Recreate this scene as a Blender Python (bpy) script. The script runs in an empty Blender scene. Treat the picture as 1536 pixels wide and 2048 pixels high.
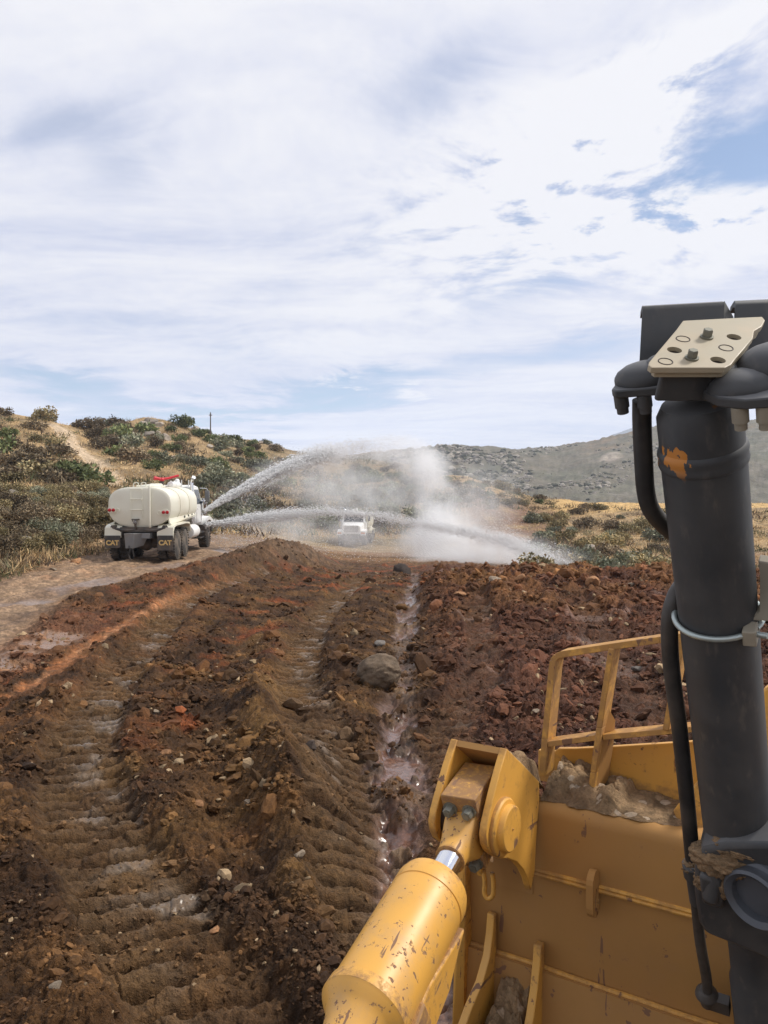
import bpy, bmesh, math, random
import numpy as np
from mathutils import Vector, Matrix
R = math.radians
random.seed(7)
sc = bpy.context.scene
col = sc.collection

# ------------------------------------------------------------------ camera, sky, sun, exposure
CH, FOC, CU, CV = 3.0, 1539.0, 768.0, 1024.0      # eye height, focal length and centre in photo pixels
cam_d = bpy.data.cameras.new('camera'); cam = bpy.data.objects.new('camera', cam_d); col.objects.link(cam)
cam.location = (0, 0, CH); cam.rotation_euler = (R(90), 0, 0)
cam_d.sensor_fit = 'VERTICAL'; cam_d.sensor_height = 24; cam_d.lens = 24 * FOC / 2048
cam_d.clip_start = 0.05; cam_d.clip_end = 20000
sc.camera = cam
sc.view_settings.view_transform = 'Standard'; sc.view_settings.look = 'None'
sc.view_settings.exposure = 0.0; sc.view_settings.gamma = 1.0
sc.cycles.use_denoising = True
sc.cycles.max_bounces = 14; sc.cycles.diffuse_bounces = 12; sc.cycles.transmission_bounces = 10; sc.cycles.glossy_bounces = 3
sc.cycles.volume_bounces = 12; sc.cycles.transparent_max_bounces = 12
sc.cycles.volume_step_rate = 1.0; sc.cycles.volume_max_steps = 128

SUN_EL, SUN_AZ = R(50), R(78)                      # azimuth measured to the right of straight ahead (+Y)
wd = bpy.data.worlds.new('World'); sc.world = wd; wd.use_nodes = True
nt = wd.node_tree; nt.nodes.clear()

class NB:
    """small helper for wiring nodes"""
    def __init__(s, t): s.t = t
    def n(s, typ, **kw):
        nd = s.t.nodes.new(typ)
        for k, v in kw.items():
            setattr(nd, k, v)
        return nd
    def put(s, sock, v):
        if v is None: return
        if hasattr(v, 'is_output'): s.t.links.new(v, sock)
        else:
            if sock.type == 'RGBA' and not hasattr(v, '__len__'): v = (v, v, v, 1)
            elif sock.type == 'RGBA' and len(v) == 3: v = (*v, 1)
            sock.default_value = v
    def m(s, op, a, b=None, c=None, clamp=False):
        nd = s.n('ShaderNodeMath', operation=op); nd.use_clamp = clamp
        s.put(nd.inputs[0], a); s.put(nd.inputs[1], b); s.put(nd.inputs[2], c)
        return nd.outputs[0]
    def noise(s, vec, scale, detail=4, rough=.5, dist=0.0, lac=2.0):
        nd = s.n('ShaderNodeTexNoise'); s.put(nd.inputs['Vector'], vec)
        nd.inputs['Scale'].default_value = scale; nd.inputs['Detail'].default_value = detail
        nd.inputs['Roughness'].default_value = rough; nd.inputs['Distortion'].default_value = dist
        nd.inputs['Lacunarity'].default_value = lac
        return nd.outputs['Fac']
    def ramp(s, f, lo, hi, a=0.0, b=1.0):
        nd = s.n('ShaderNodeMapRange', interpolation_type='SMOOTHSTEP'); nd.clamp = True
        s.put(nd.inputs['Value'], f); s.put(nd.inputs['From Min'], lo); s.put(nd.inputs['From Max'], hi)
        s.put(nd.inputs['To Min'], a); s.put(nd.inputs['To Max'], b)
        return nd.outputs[0]
    def mix(s, f, a, b, mode='MIX'):
        nd = s.n('ShaderNodeMix', data_type='RGBA', blend_type=mode)
        s.put(nd.inputs[0], f); s.put(nd.inputs[6], a); s.put(nd.inputs[7], b)
        return nd.outputs[2]
    def comb(s, x, y, z):
        nd = s.n('ShaderNodeCombineXYZ')
        for i, v in enumerate((x, y, z)): s.put(nd.inputs[i], v)
        return nd.outputs[0]
    def sep(s, v):
        nd = s.n('ShaderNodeSeparateXYZ'); s.put(nd.inputs[0], v); return nd.outputs
    def mapping(s, v, loc=(0, 0, 0), rot=(0, 0, 0), scale=(1, 1, 1)):
        nd = s.n('ShaderNodeMapping'); s.put(nd.inputs[0], v)
        nd.inputs[1].default_value = loc; nd.inputs[2].default_value = rot; nd.inputs[3].default_value = scale
        return nd.outputs[0]

w = NB(nt)
sky = w.n('ShaderNodeTexSky', sky_type='NISHITA')
sky.sun_disc = False; sky.sun_elevation = SUN_EL; sky.sun_rotation = SUN_AZ; sky.air_density = 1.0; sky.dust_density = 0.6; sky.ozone_density = 2.0
bg1 = w.n('ShaderNodeBackground'); nt.links.new(sky.outputs[0], bg1.inputs[0]); bg1.inputs[1].default_value = 0.13
d = w.n('ShaderNodeTexCoord').outputs['Generated']
dx, dy, dz = w.sep(d)
zz = w.m('ADD', w.m('MAXIMUM', dz, 0.0), 0.10)
pl = w.comb(w.m('DIVIDE', dx, zz), w.m('DIVIDE', dy, zz), 0.0)      # cloud layer as a flat sheet seen from below
warp = w.n('ShaderNodeTexNoise'); w.put(warp.inputs['Vector'], pl); warp.inputs['Scale'].default_value = 0.55; warp.inputs['Detail'].default_value = 3
plw = w.n('ShaderNodeVectorMath', operation='MULTIPLY_ADD'); w.put(plw.inputs[0], warp.outputs['Color']); plw.inputs[1].default_value = (1.1, 1.1, 0); w.put(plw.inputs[2], pl)
plw = plw.outputs[0]
big = w.noise(w.mapping(plw, rot=(0, 0, R(-24)), scale=(0.55, 1.0, 1)), 0.75, 5, .52)
streak = w.noise(w.mapping(plw, rot=(0, 0, R(-20)), scale=(0.35, 1.35, 1)), 1.5, 6, .55)
puff = w.noise(w.mapping(plw, loc=(3, 1, 0)), 5.5, 8, .62)
fine = w.noise(w.mapping(plw, loc=(8, 1, 0)), 14, 6, .6)
# places where blue shows / where the sheet is puffy, as directions in the world (right of ahead, above level)
ah = w.m('MAXIMUM', dy, 0.05)
az = w.m('DIVIDE', dx, ah); el = w.m('DIVIDE', dz, ah)
wob = w.m('MULTIPLY', w.m('SUBTRACT', streak, .5), 0.22); wob2 = w.m('MULTIPLY', w.m('SUBTRACT', big, .5), 0.16)
azw = w.m('ADD', az, wob); elw = w.m('ADD', el, w.m('ADD', wob2, w.m('MULTIPLY', w.m('SUBTRACT', puff, .5), .05)))
def spot(u, v, ru, rv, tilt=0.0):
    a = w.m('SUBTRACT', azw, (u - CU) / FOC); e = w.m('SUBTRACT', elw, (CV - v) / FOC)
    if tilt: e = w.m('SUBTRACT', e, w.m('MULTIPLY', a, tilt))
    q = w.m('ADD', w.m('POWER', w.m('ABSOLUTE', w.m('DIVIDE', a, ru / FOC)), 2.0), w.m('POWER', w.m('ABSOLUTE', w.m('DIVIDE', e, rv / FOC)), 2.0))
    return w.m('POWER', 2.718, w.m('MULTIPLY', q, -1.0))
def total(spots):
    acc = None
    for amp, *a in spots:
        s_ = w.m('MULTIPLY', spot(*a), amp); acc = s_ if acc is None else w.m('ADD', acc, s_)
    return acc
blue = total([(0.42, 255, 335, 120, 85, .1), (.95, 1510, 320, 150, 75, .2), (.8, 1420, 395, 130, 50, .3), (.62, 1150, 690, 230, 45, .15),
              (.85, 720, 755, 210, 26, .1), (1.0, 400, 806, 300, 22, .08), (.9, 120, 772, 130, 26, -.1), (.5, 520, 690, 170, 55, .1), (.42, 1010, 590, 220, 50, .25),
              (.55, 530, 858, 60, 20), (.45, 120, 250, 160, 60, .3), (.4, 900, 170, 130, 110, .6), (.35, 1350, 120, 160, 60, .5), (.25, 620, 560, 260, 40, .3), (.3, 250, 640, 200, 35, .1)])
puffy = total([(1.0, 1150, 330, 260, 110, .25), (.9, 1330, 480, 260, 70, .15), (.9, 1380, 130, 220, 80, .5), (.6, 1480, 440, 120, 60), (.6, 690, 748, 40, 12), (.5, 830, 765, 40, 12), (.3, 1000, 480, 200, 90, .3)])
cover = w.m('SUBTRACT', w.m('ADD', w.m('MULTIPLY', big, .55), w.m('MULTIPLY', streak, .45)), w.m('MULTIPLY', blue, .34))
cover = w.m('ADD', cover, w.m('MULTIPLY', puffy, w.m('MULTIPLY', w.m('SUBTRACT', puff, .42), 1.5)))
cover = w.m('ADD', cover, w.m('MULTIPLY', w.m('ADD', w.m('MULTIPLY', puffy, 1.7), .28), w.m('ADD', w.m('MULTIPLY', w.m('SUBTRACT', puff, .5), .30), w.m('MULTIPLY', w.m('SUBTRACT', fine, .5), .22))))
cover = w.m('ADD', cover, w.m('MULTIPLY', w.ramp(el, .125, .05), .16))
mask = w.ramp(cover, 0.12, 0.47)
shade = w.m('ADD', w.m('MULTIPLY', streak, .6), w.m('ADD', w.m('MULTIPLY', big, .35), w.m('ADD', w.m('MULTIPLY', fine, .12), w.m('MULTIPLY', w.m('SUBTRACT', puff, .5), .10))))
shade = w.m('ADD', shade, w.m('MULTIPLY', puffy, w.m('MULTIPLY', w.m('SUBTRACT', puff, .40), 2.7)))
shade = w.m('ADD', w.m('SUBTRACT', shade, w.m('MULTIPLY', blue, .20)), w.m('MULTIPLY', w.ramp(el, .125, .04), .12))
ccol = w.mix(w.ramp(shade, .34, .66), (0.63, 0.67, 0.85), (0.955, 0.95, 0.98))
bg2 = w.n('ShaderNodeBackground'); nt.links.new(ccol, bg2.inputs[0]); bg2.inputs[1].default_value = 0.97
mx = w.n('ShaderNodeMixShader'); nt.links.new(mask, mx.inputs[0]); nt.links.new(bg1.outputs[0], mx.inputs[1]); nt.links.new(bg2.outputs[0], mx.inputs[2])
wo = w.n('ShaderNodeOutputWorld'); nt.links.new(mx.outputs[0], wo.inputs[0])

sun_d = bpy.data.lights.new('sun', 'SUN'); sun = bpy.data.objects.new('sun', sun_d); col.objects.link(sun)
sun_d.energy = 3.8; sun_d.angle = R(11); sun_d.color = (1.0, 0.95, 0.87)
sv = Vector((math.sin(SUN_AZ) * math.cos(SUN_EL), math.cos(SUN_AZ) * math.cos(SUN_EL), math.sin(SUN_EL)))
sun.rotation_euler = (-sv).to_track_quat('-Z', 'Y').to_euler(); sun.location = sv * 60

# ------------------------------------------------------------------ helpers
def tag(o, label=None, cat=None, group=None, kind=None):
    if label: o['label'] = label
    if cat: o['category'] = cat
    if group: o['group'] = group
    if kind: o['kind'] = kind
    return o
def empty(name, loc=(0, 0, 0), rz=0.0, rx=0.0):
    o = bpy.data.objects.new(name, None); col.objects.link(o); o.location = loc; o.rotation_euler = (rx, 0, rz); o.empty_display_size = .1
    return o
def P(u, v, Y): return Vector(((u - CU) / FOC * Y, Y, CH - (v - CV) / FOC * Y))

class MB:
    def __init__(s): s.v = []; s.f = []; s.mi = []
    def add(s, vs, fs, mi=0):
        k = len(s.v); s.v += [tuple(p) for p in vs]; s.f += [tuple(i + k for i in f) for f in fs]; s.mi += [mi] * len(fs); return s
    def box(s, c, size, rot=None, mi=0):
        x, y, z = [q / 2 for q in size]; vs = [Vector((a * x, b * y, e * z)) for a in (-1, 1) for b in (-1, 1) for e in (-1, 1)]
        if rot is not None: vs = [rot @ q for q in vs]
        c = Vector(c)
        return s.add([q + c for q in vs], [(0, 1, 3, 2), (4, 6, 7, 5), (0, 4, 5, 1), (2, 3, 7, 6), (0, 2, 6, 4), (1, 5, 7, 3)], mi)
    def hexa(s, lo, hi, mi=0):
        return s.add(list(lo) + list(hi), [(3, 2, 1, 0), (4, 5, 6, 7), (0, 1, 5, 4), (1, 2, 6, 5), (2, 3, 7, 6), (3, 0, 4, 7)], mi)
    def prism(s, pts, ext, mi=0):
        pts = [Vector(p) for p in pts]; ext = Vector(ext); n = len(pts)
        return s.add(pts + [p + ext for p in pts], [tuple(range(n))[::-1], tuple(range(n, 2 * n))] + [(i, (i + 1) % n, n + (i + 1) % n, n + i) for i in range(n)], mi)
    def lathe(s, p0, axis, prof, n=24, mi=0, cap0=True, cap1=True):
        """prof: (distance along axis, radius) pairs"""
        p0 = Vector(p0); a = Vector(axis).normalized(); t = a.orthogonal().normalized(); b = a.cross(t)
        vs = []; fs = []
        for q, r in prof:
            for k in range(n):
                th = 2 * math.pi * k / n; vs.append(p0 + a * q + (t * math.cos(th) + b * math.sin(th)) * r)
        for i in range(len(prof) - 1):
            for k in range(n):
                k2 = (k + 1) % n; fs.append((i * n + k, i * n + k2, (i + 1) * n + k2, (i + 1) * n + k))
        if cap0: fs.append(tuple(range(n))[::-1])
        if cap1: fs.append(tuple((len(prof) - 1) * n + k for k in range(n)))
        return s.add(vs, fs, mi)
    def cyl(s, p0, p1, r, r1=None, n=20, mi=0):
        p0, p1 = Vector(p0), Vector(p1); L = (p1 - p0).length
        return s.lathe(p0, p1 - p0, [(0, r), (L, r if r1 is None else r1)], n, mi)
    def bolt(s, p, axis, r, h, mi=0):
        a = Vector(axis).normalized(); p = Vector(p)
        s.lathe(p, a, [(0, r * 1.35), (h * .25, r * 1.35)], 16, mi)
        return s.lathe(p + a * h * .25, a, [(0, r), (h * .85, r), (h, r * .85)], 6, mi)
    def tube(s, pts, r, n=14, mi=0, smooth=4):
        pts = [Vector(p) for p in pts]
        if smooth and len(pts) > 2: pts = catmull(pts, smooth)
        rs = r if isinstance(r, (list, tuple)) else [r] * len(pts)
        if len(rs) != len(pts): rs = [rs[0] + (rs[-1] - rs[0]) * i / (len(pts) - 1) for i in range(len(pts))]
        vs = []; fs = []; t0 = (pts[1] - pts[0]).normalized(); nn = t0.orthogonal().normalized()
        for i, p in enumerate(pts):
            t = ((pts[min(i + 1, len(pts) - 1)] - pts[max(i - 1, 0)])).normalized()
            nn = (nn - t * nn.dot(t)).normalized(); bb = t.cross(nn)
            for k in range(n):
                th = 2 * math.pi * k / n; vs.append(p + (nn * math.cos(th) + bb * math.sin(th)) * rs[i])
        for i in range(len(pts) - 1):
            for k in range(n):
                k2 = (k + 1) % n; fs.append((i * n + k, i * n + k2, (i + 1) * n + k2, (i + 1) * n + k))
        fs += [tuple(range(n))[::-1], tuple((len(pts) - 1) * n + k for k in range(n))]
        return s.add(vs, fs, mi)
    def ball(s, c, r, n=16, mi=0, sx=(1, 1, 1)):
        c = Vector(c); vs = []; fs = []; m = n // 2
        for i in range(m + 1):
            ph = math.pi * i / m
            for k in range(n):
                th = 2 * math.pi * k / n; vs.append(c + Vector((r * sx[0] * math.sin(ph) * math.cos(th), r * sx[1] * math.sin(ph) * math.sin(th), r * sx[2] * math.cos(ph))))
        for i in range(m):
            for k in range(n):
                k2 = (k + 1) % n; fs.append((i * n + k, (i + 1) * n + k, (i + 1) * n + k2, i * n + k2))
        return s.add(vs, fs, mi)
    def build(s, name, mat, parent=None, bevel=0.0, off=None, ang=40, seg=2, recalc=True):
        me = bpy.data.meshes.new(name)
        vs = s.v if off is None else [(p[0] - off[0], p[1] - off[1], p[2] - off[2]) for p in s.v]
        me.from_pydata(vs, [], s.f)
        for m_ in (mat if isinstance(mat, (list, tuple)) else [mat]): me.materials.append(m_)
        if len(me.materials) > 1: me.polygons.foreach_set('material_index', s.mi)
        if recalc:
            bm = bmesh.new(); bm.from_mesh(me); bmesh.ops.remove_doubles(bm, verts=bm.verts, dist=1e-5); bmesh.ops.recalc_face_normals(bm, faces=bm.faces); bm.to_mesh(me); bm.free()
        me.polygons.foreach_set('use_smooth', [True] * len(me.polygons))
        try: me.set_sharp_from_angle(angle=R(ang))
        except Exception: pass
        o = bpy.data.objects.new(name, me); col.objects.link(o)
        if parent is not None: o.parent = parent
        if bevel:
            b = o.modifiers.new('bevel', 'BEVEL'); b.width = bevel; b.segments = seg; b.limit_method = 'ANGLE'; b.angle_limit = R(40); b.harden_normals = False
        return o
def catmull(pts, k):
    out = []; n = len(pts)
    for i in range(n - 1):
        p0, p1, p2, p3 = pts[max(i - 1, 0)], pts[i], pts[i + 1], pts[min(i + 2, n - 1)]
        for j in range(k):
            t = j / k
            out.append(.5 * ((2 * p1) + (p2 - p0) * t + (2 * p0 - 5 * p1 + 4 * p2 - p3) * t * t + (3 * p1 - p0 - 3 * p2 + p3) * t ** 3))
    out.append(pts[-1]); return out
def copy_tree(o, parent=None):
    c = o.copy(); col.objects.link(c)
    if parent is not None: c.parent = parent
    for ch in list(o.children): copy_tree(ch, c)
    return c
def fast_mesh(name, verts, quads, mats, smooth=True, colors=None, wet=None, mi=None):
    """numpy arrays -> mesh; quads (n,4) or tris (n,3)"""
    me = bpy.data.meshes.new(name); nv, (nf, k) = len(verts), quads.shape
    me.vertices.add(nv); me.vertices.foreach_set('co', np.ascontiguousarray(verts, np.float32).ravel())
    me.loops.add(nf * k); me.loops.foreach_set('vertex_index', np.ascontiguousarray(quads, np.int32).ravel())
    me.polygons.add(nf); me.polygons.foreach_set('loop_start', np.arange(0, nf * k, k, dtype=np.int32)); me.polygons.foreach_set('loop_total', np.full(nf, k, np.int32))
    me.polygons.foreach_set('use_smooth', np.full(nf, smooth, bool))
    for m_ in (mats if isinstance(mats, (list, tuple)) else [mats]): me.materials.append(m_)
    if mi is not None: me.polygons.foreach_set('material_index', np.ascontiguousarray(mi, np.int32))
    me.update(calc_edges=True)
    if colors is not None:
        a = me.color_attributes.new('tint', 'FLOAT_COLOR', 'POINT'); c4 = np.ones((nv, 4), np.float32); c4[:, :3] = colors; a.data.foreach_set('color', c4.ravel())
    if wet is not None:
        a = me.attributes.new('wet', 'FLOAT', 'POINT'); a.data.foreach_set('value', np.ascontiguousarray(wet, np.float32))
    return me
def link(name, me, parent=None):
    o = bpy.data.objects.new(name, me); col.objects.link(o)
    if parent is not None: o.parent = parent
    return o

# ------------------------------------------------------------------ numpy noise
def _h(ix, iy, seed):
    with np.errstate(over='ignore'):
        h = ix.astype(np.uint32) * np.uint32(374761393) + iy.astype(np.uint32) * np.uint32(668265263) + np.uint32((seed * 974711 + 1013904223) & 0xffffffff)
        h = (h ^ (h >> np.uint32(13))) * np.uint32(1274126177); h = (h ^ (h >> np.uint32(16))) * np.uint32(2246822519)
        return ((h ^ (h >> np.uint32(15))) & np.uint32(0xffffff)).astype(np.float32) / np.float32(0xffffff)
def perlin(x, y, seed=0):
    x0 = np.floor(x); y0 = np.floor(y); fx = (x - x0).astype(np.float32); fy = (y - y0).astype(np.float32)
    ix = x0.astype(np.int64); iy = y0.astype(np.int64)
    def g(a, b):
        t = _h(ix + a, iy + b, seed) * np.float32(2 * math.pi); return np.cos(t) * (fx - a) + np.sin(t) * (fy - b)
    ux = fx * fx * fx * (fx * (fx * 6 - 15) + 10); uy = fy * fy * fy * (fy * (fy * 6 - 15) + 10)
    a = g(0, 0); a = a + (g(1, 0) - a) * ux; b = g(0, 1); b = b + (g(1, 1) - b) * ux
    return (a + (b - a) * uy) * np.float32(1.4)
def fbm(x, y, sc_=1.0, octv=4, seed=0, gain=.5):
    s = 0; a = 1.0; t = 0
    for i in range(octv):
        s = s + a * perlin(x * sc_, y * sc_, seed + i * 17); t += a; a *= gain; sc_ *= 2.03
    return s / t
def clods(x, y, cell, seed=0, fill=1.0):
    """rounded lumps: height in units of cell and a random number of the lump on top"""
    gx = x / cell; gy = y / cell; x0 = np.floor(gx).astype(np.int64); y0 = np.floor(gy).astype(np.int64)
    best = np.zeros_like(gx, dtype=np.float32); idr = np.zeros_like(best)
    for a in (-1, 0, 1):
        for b in (-1, 0, 1):
            cx = x0 + a; cy = y0 + b
            px = cx + _h(cx, cy, seed); py = cy + _h(cx, cy, seed + 1); rr = _h(cx, cy, seed + 2)
            r = (.30 + .55 * rr) * fill
            dxx = gx - px; dyy = gy - py; el_ = _h(cx, cy, seed + 3) * 1.2 - .6
            d2 = dxx * dxx + dyy * dyy + el_ * dxx * dyy * 1.2
            hh = np.sqrt(np.maximum(r * r - d2, 0)).astype(np.float32) * (.5 + .6 * rr)
            m_ = hh > best; best = np.where(m_, hh, best); idr = np.where(m_, _h(cx, cy, seed + 4), idr)
    return best, idr
def sstep(a, b, x):
    t = np.clip((x - a) / (b - a), 0, 1); return t * t * (3 - 2 * t)
def pchip(xk, yk, x):
    """monotone cubic along axis 0 of yk"""
    xk = np.asarray(xk, float); h = np.diff(xk); dl = np.diff(yk, axis=0) / h.reshape((-1,) + (1,) * (yk.ndim - 1))
    m_ = np.zeros_like(yk); a, b = dl[:-1], dl[1:]
    m_[1:-1] = np.where(a * b > 0, 2 * a * b / np.where(a + b == 0, 1, a + b), 0); m_[0] = dl[0]; m_[-1] = dl[-1]
    i = np.clip(np.searchsorted(xk, x) - 1, 0, len(xk) - 2); t = (x - xk[i]) / h[i]
    sh = (-1,) + (1,) * (yk.ndim - 1); t = t.reshape(sh); hh = h[i].reshape(sh)
    return (2 * t**3 - 3 * t**2 + 1) * yk[i] + (t**3 - 2 * t**2 + t) * hh * m_[i] + (-2 * t**3 + 3 * t**2) * yk[i + 1] + (t**3 - t**2) * hh * m_[i + 1]
def path_dist(X, Y, pts, k=6, reach=3.0):
    """signed side distance, arc length and distance of grid points to a smooth polyline (x, y[, extra])"""
    q = np.array([tuple(p) for p in catmull([Vector((*p, 0, 0))[:3] if len(p) == 2 else Vector(p) for p in [tuple(p) for p in pts]] if False else [Vector((p[0], p[1], p[2] if len(p) > 2 else 0)) for p in pts], k)])
    shp = X.shape; D = np.full(shp, 1e3, np.float32); S = np.zeros(shp, np.float32); A = np.zeros(shp, np.float32); E = np.zeros(shp, np.float32)
    box = (X > q[:, 0].min() - reach) & (X < q[:, 0].max() + reach) & (Y > q[:, 1].min() - reach) & (Y < q[:, 1].max() + reach)
    ii = np.nonzero(box); x = X[ii]; y = Y[ii]; d0 = np.full(x.shape, 1e3); s0 = np.zeros(x.shape); a0 = np.zeros(x.shape); e0 = np.zeros(x.shape); acc = 0
    for i in range(len(q) - 1):
        ax, ay, ae = q[i]; bx, by, be = q[i + 1]; L = math.hypot(bx - ax, by - ay)
        if L < 1e-6: continue
        tx, ty = (bx - ax) / L, (by - ay) / L
        t = np.clip(((x - ax) * tx + (y - ay) * ty) / L, 0, 1); px = ax + t * L * tx; py = ay + t * L * ty
        dd = np.hypot(x - px, y - py); m_ = dd < d0
        d0 = np.where(m_, dd, d0); s0 = np.where(m_, np.sign((x - ax) * ty - (y - ay) * tx), s0); a0 = np.where(m_, acc + t * L, a0); e0 = np.where(m_, ae + (be - ae) * t, e0); acc += L
    D[ii] = d0; S[ii] = s0 * d0; A[ii] = a0; E[ii] = e0
    return D, S, A, E
# ------------------------------------------------------------------ materials
def new_mat(name):
    m = bpy.data.materials.new(name); m.use_nodes = True; m.node_tree.nodes.clear()
    b = NB(m.node_tree); out = b.n('ShaderNodeOutputMaterial'); pr = b.n('ShaderNodeBsdfPrincipled')
    m.node_tree.links.new(pr.outputs[0], out.inputs[0]); return m, b, pr
def bump(b, pr, h, strength, dist):
    n = b.n('ShaderNodeBump'); n.inputs['Strength'].default_value = strength; n.inputs['Distance'].default_value = dist
    b.put(n.inputs['Height'], h); b.t.links.new(n.outputs[0], pr.inputs['Normal'])
def soil_mat(name, grain=18.0, bstr=.6, bdist=.03, fine=1.0):
    m, b, pr = new_mat(name)
    a = b.n('ShaderNodeAttribute', attribute_name='tint').outputs['Color']; wt = b.n('ShaderNodeAttribute', attribute_name='wet').outputs['Fac']
    pos = b.n('ShaderNodeNewGeometry').outputs['Position']
    n1 = b.noise(pos, grain, 6, .68); n2 = b.noise(pos, grain * 4.3, 4, .65)
    f = b.m('ADD', b.m('MULTIPLY', n1, .62), b.m('MULTIPLY', n2, .38))
    k = b.ramp(f, .28, .74, 1 - .50 * fine, 1 + .62 * fine)
    mul = b.n('ShaderNodeVectorMath', operation='SCALE'); b.put(mul.inputs[0], a); b.put(mul.inputs['Scale'], k)
    b.put(pr.inputs['Base Color'], mul.outputs[0])
    b.put(pr.inputs['Roughness'], b.ramp(b.m('ADD', wt, b.m('MULTIPLY', b.m('SUBTRACT', n1, .5), .5)), 0.05, 1.0, .92, .10))
    b.put(pr.inputs['Specular IOR Level'], b.ramp(wt, 0, 1, .25, .55))
    bump(b, pr, f, bstr, bdist); bn = [n for n in m.node_tree.nodes if n.type == 'BUMP'][0]; b.put(bn.inputs['Strength'], b.ramp(wt, .15, .8, bstr, bstr * .08))
    return m
MUD = soil_mat('mud', 17, 1.0, .07, 1.15); ROADM = soil_mat('packed dirt', 9, .5, .03, .8); HILLM = soil_mat('dry hillside soil', 1.7, .9, .22, 1.0); FARM = soil_mat('far hillside', .10, .8, 2.6, .7)
CLODM = soil_mat('clod soil', 40, .5, .01, .7)

def paint(name, base, chip, rust, rough=.42, amount=.5, dust=(.33, .25, .17), dusty=.25, sc_=9.0, speck=.5, scratch=.5):
    m, b, pr = new_mat(name)
    pos = b.n('ShaderNodeTexCoord').outputs['Object']
    n1 = b.noise(pos, sc_, 7, .68); n2 = b.noise(pos, sc_ * 6.5, 5, .65); big_ = b.noise(pos, sc_ * .28, 3, .5)
    sx = b.noise(b.mapping(pos, rot=(.5, .9, .3), scale=(1, 1, .09)), sc_ * 7, 3, .55)
    sy = b.noise(b.mapping(pos, rot=(1.2, .2, 1.9), scale=(1, .10, 1)), sc_ * 5, 3, .55)
    pt = b.n('ShaderNodeNewGeometry').outputs['Pointiness']
    tone = b.mix(b.ramp(big_, .3, .7), tuple(c * .86 for c in base), tuple(min(1, c * 1.08) for c in base))
    tone = b.mix(b.m('MULTIPLY', b.ramp(n1, .45, .72), dusty), tone, dust)
    edge = b.ramp(b.m('ADD', pt, b.m('MULTIPLY', b.m('SUBTRACT', n2, .5), .10)), .545, .58)
    spk = b.m('MULTIPLY', b.ramp(n2, .635 - .03 * amount, .655 - .03 * amount), b.ramp(n1, .47, .56))
    scr = b.m('MULTIPLY', b.m('MAXIMUM', b.ramp(sx, .665 - .03 * scratch, .69 - .03 * scratch), b.ramp(sy, .665 - .03 * scratch, .69 - .03 * scratch)), b.ramp(n1, .46, .56))
    wear = b.m('MULTIPLY', b.m('MAXIMUM', b.m('MULTIPLY', spk, speck * 1.6, clamp=True), b.m('MAXIMUM', b.m('MULTIPLY', scr, scratch * 1.8, clamp=True), b.m('MULTIPLY', edge, amount))), .9, clamp=True)
    rc = b.mix(n2, chip, rust)
    b.put(pr.inputs['Base Color'], b.mix(wear, tone, rc))
    b.put(pr.inputs['Roughness'], b.ramp(b.m('ADD', wear, b.m('MULTIPLY', n1, .5)), .1, .9, rough, min(1, rough + .35)))
    bump(b, pr, b.m('SUBTRACT', b.m('MULTIPLY', n2, .25), wear), .25, .002)
    return m
def plain(name, c, rough=.5, metal=0.0, var=.2, sc_=20.0, bstr=.15, bd=.004, spec=.5, dust=None, dusty=0.0):
    m, b, pr = new_mat(name); pos = b.n('ShaderNodeTexCoord').outputs['Object']; f = b.noise(pos, sc_, 5, .6); g = b.noise(pos, sc_ * .2, 4, .55)
    t = b.mix(b.m('ADD', b.m('MULTIPLY', f, .6), b.m('MULTIPLY', g, .4)), tuple(max(0, x * (1 - var * 1.4)) for x in c), tuple(min(1, x * (1 + var * 1.4)) for x in c))
    if dust: t = b.mix(b.m('MULTIPLY', b.ramp(g, .38, .66), dusty), t, dust)
    b.put(pr.inputs['Base Color'], t); b.put(pr.inputs['Roughness'], b.ramp(f, .3, .7, max(.03, rough - .08), min(1, rough + .1)))
    pr.inputs['Metallic'].default_value = metal; pr.inputs['Specular IOR Level'].default_value = spec
    if bstr: bump(b, pr, f, bstr, bd)
    return m
def vcol_mat(name, rough=.8, spec=.2, transl=0.0, objvar=.25, tint=None):
    m, b, pr = new_mat(name); a = b.n('ShaderNodeAttribute', attribute_name='tint').outputs['Color']
    rnd = b.n('ShaderNodeObjectInfo').outputs['Random']
    mul = b.n('ShaderNodeVectorMath', operation='SCALE'); b.put(mul.inputs[0], a); b.put(mul.inputs['Scale'], b.ramp(rnd, 0, 1, 1 - objvar, 1 + objvar))
    b.put(pr.inputs['Base Color'], mul.outputs[0]); pr.inputs['Roughness'].default_value = rough; pr.inputs['Specular IOR Level'].default_value = spec
    return m

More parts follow.
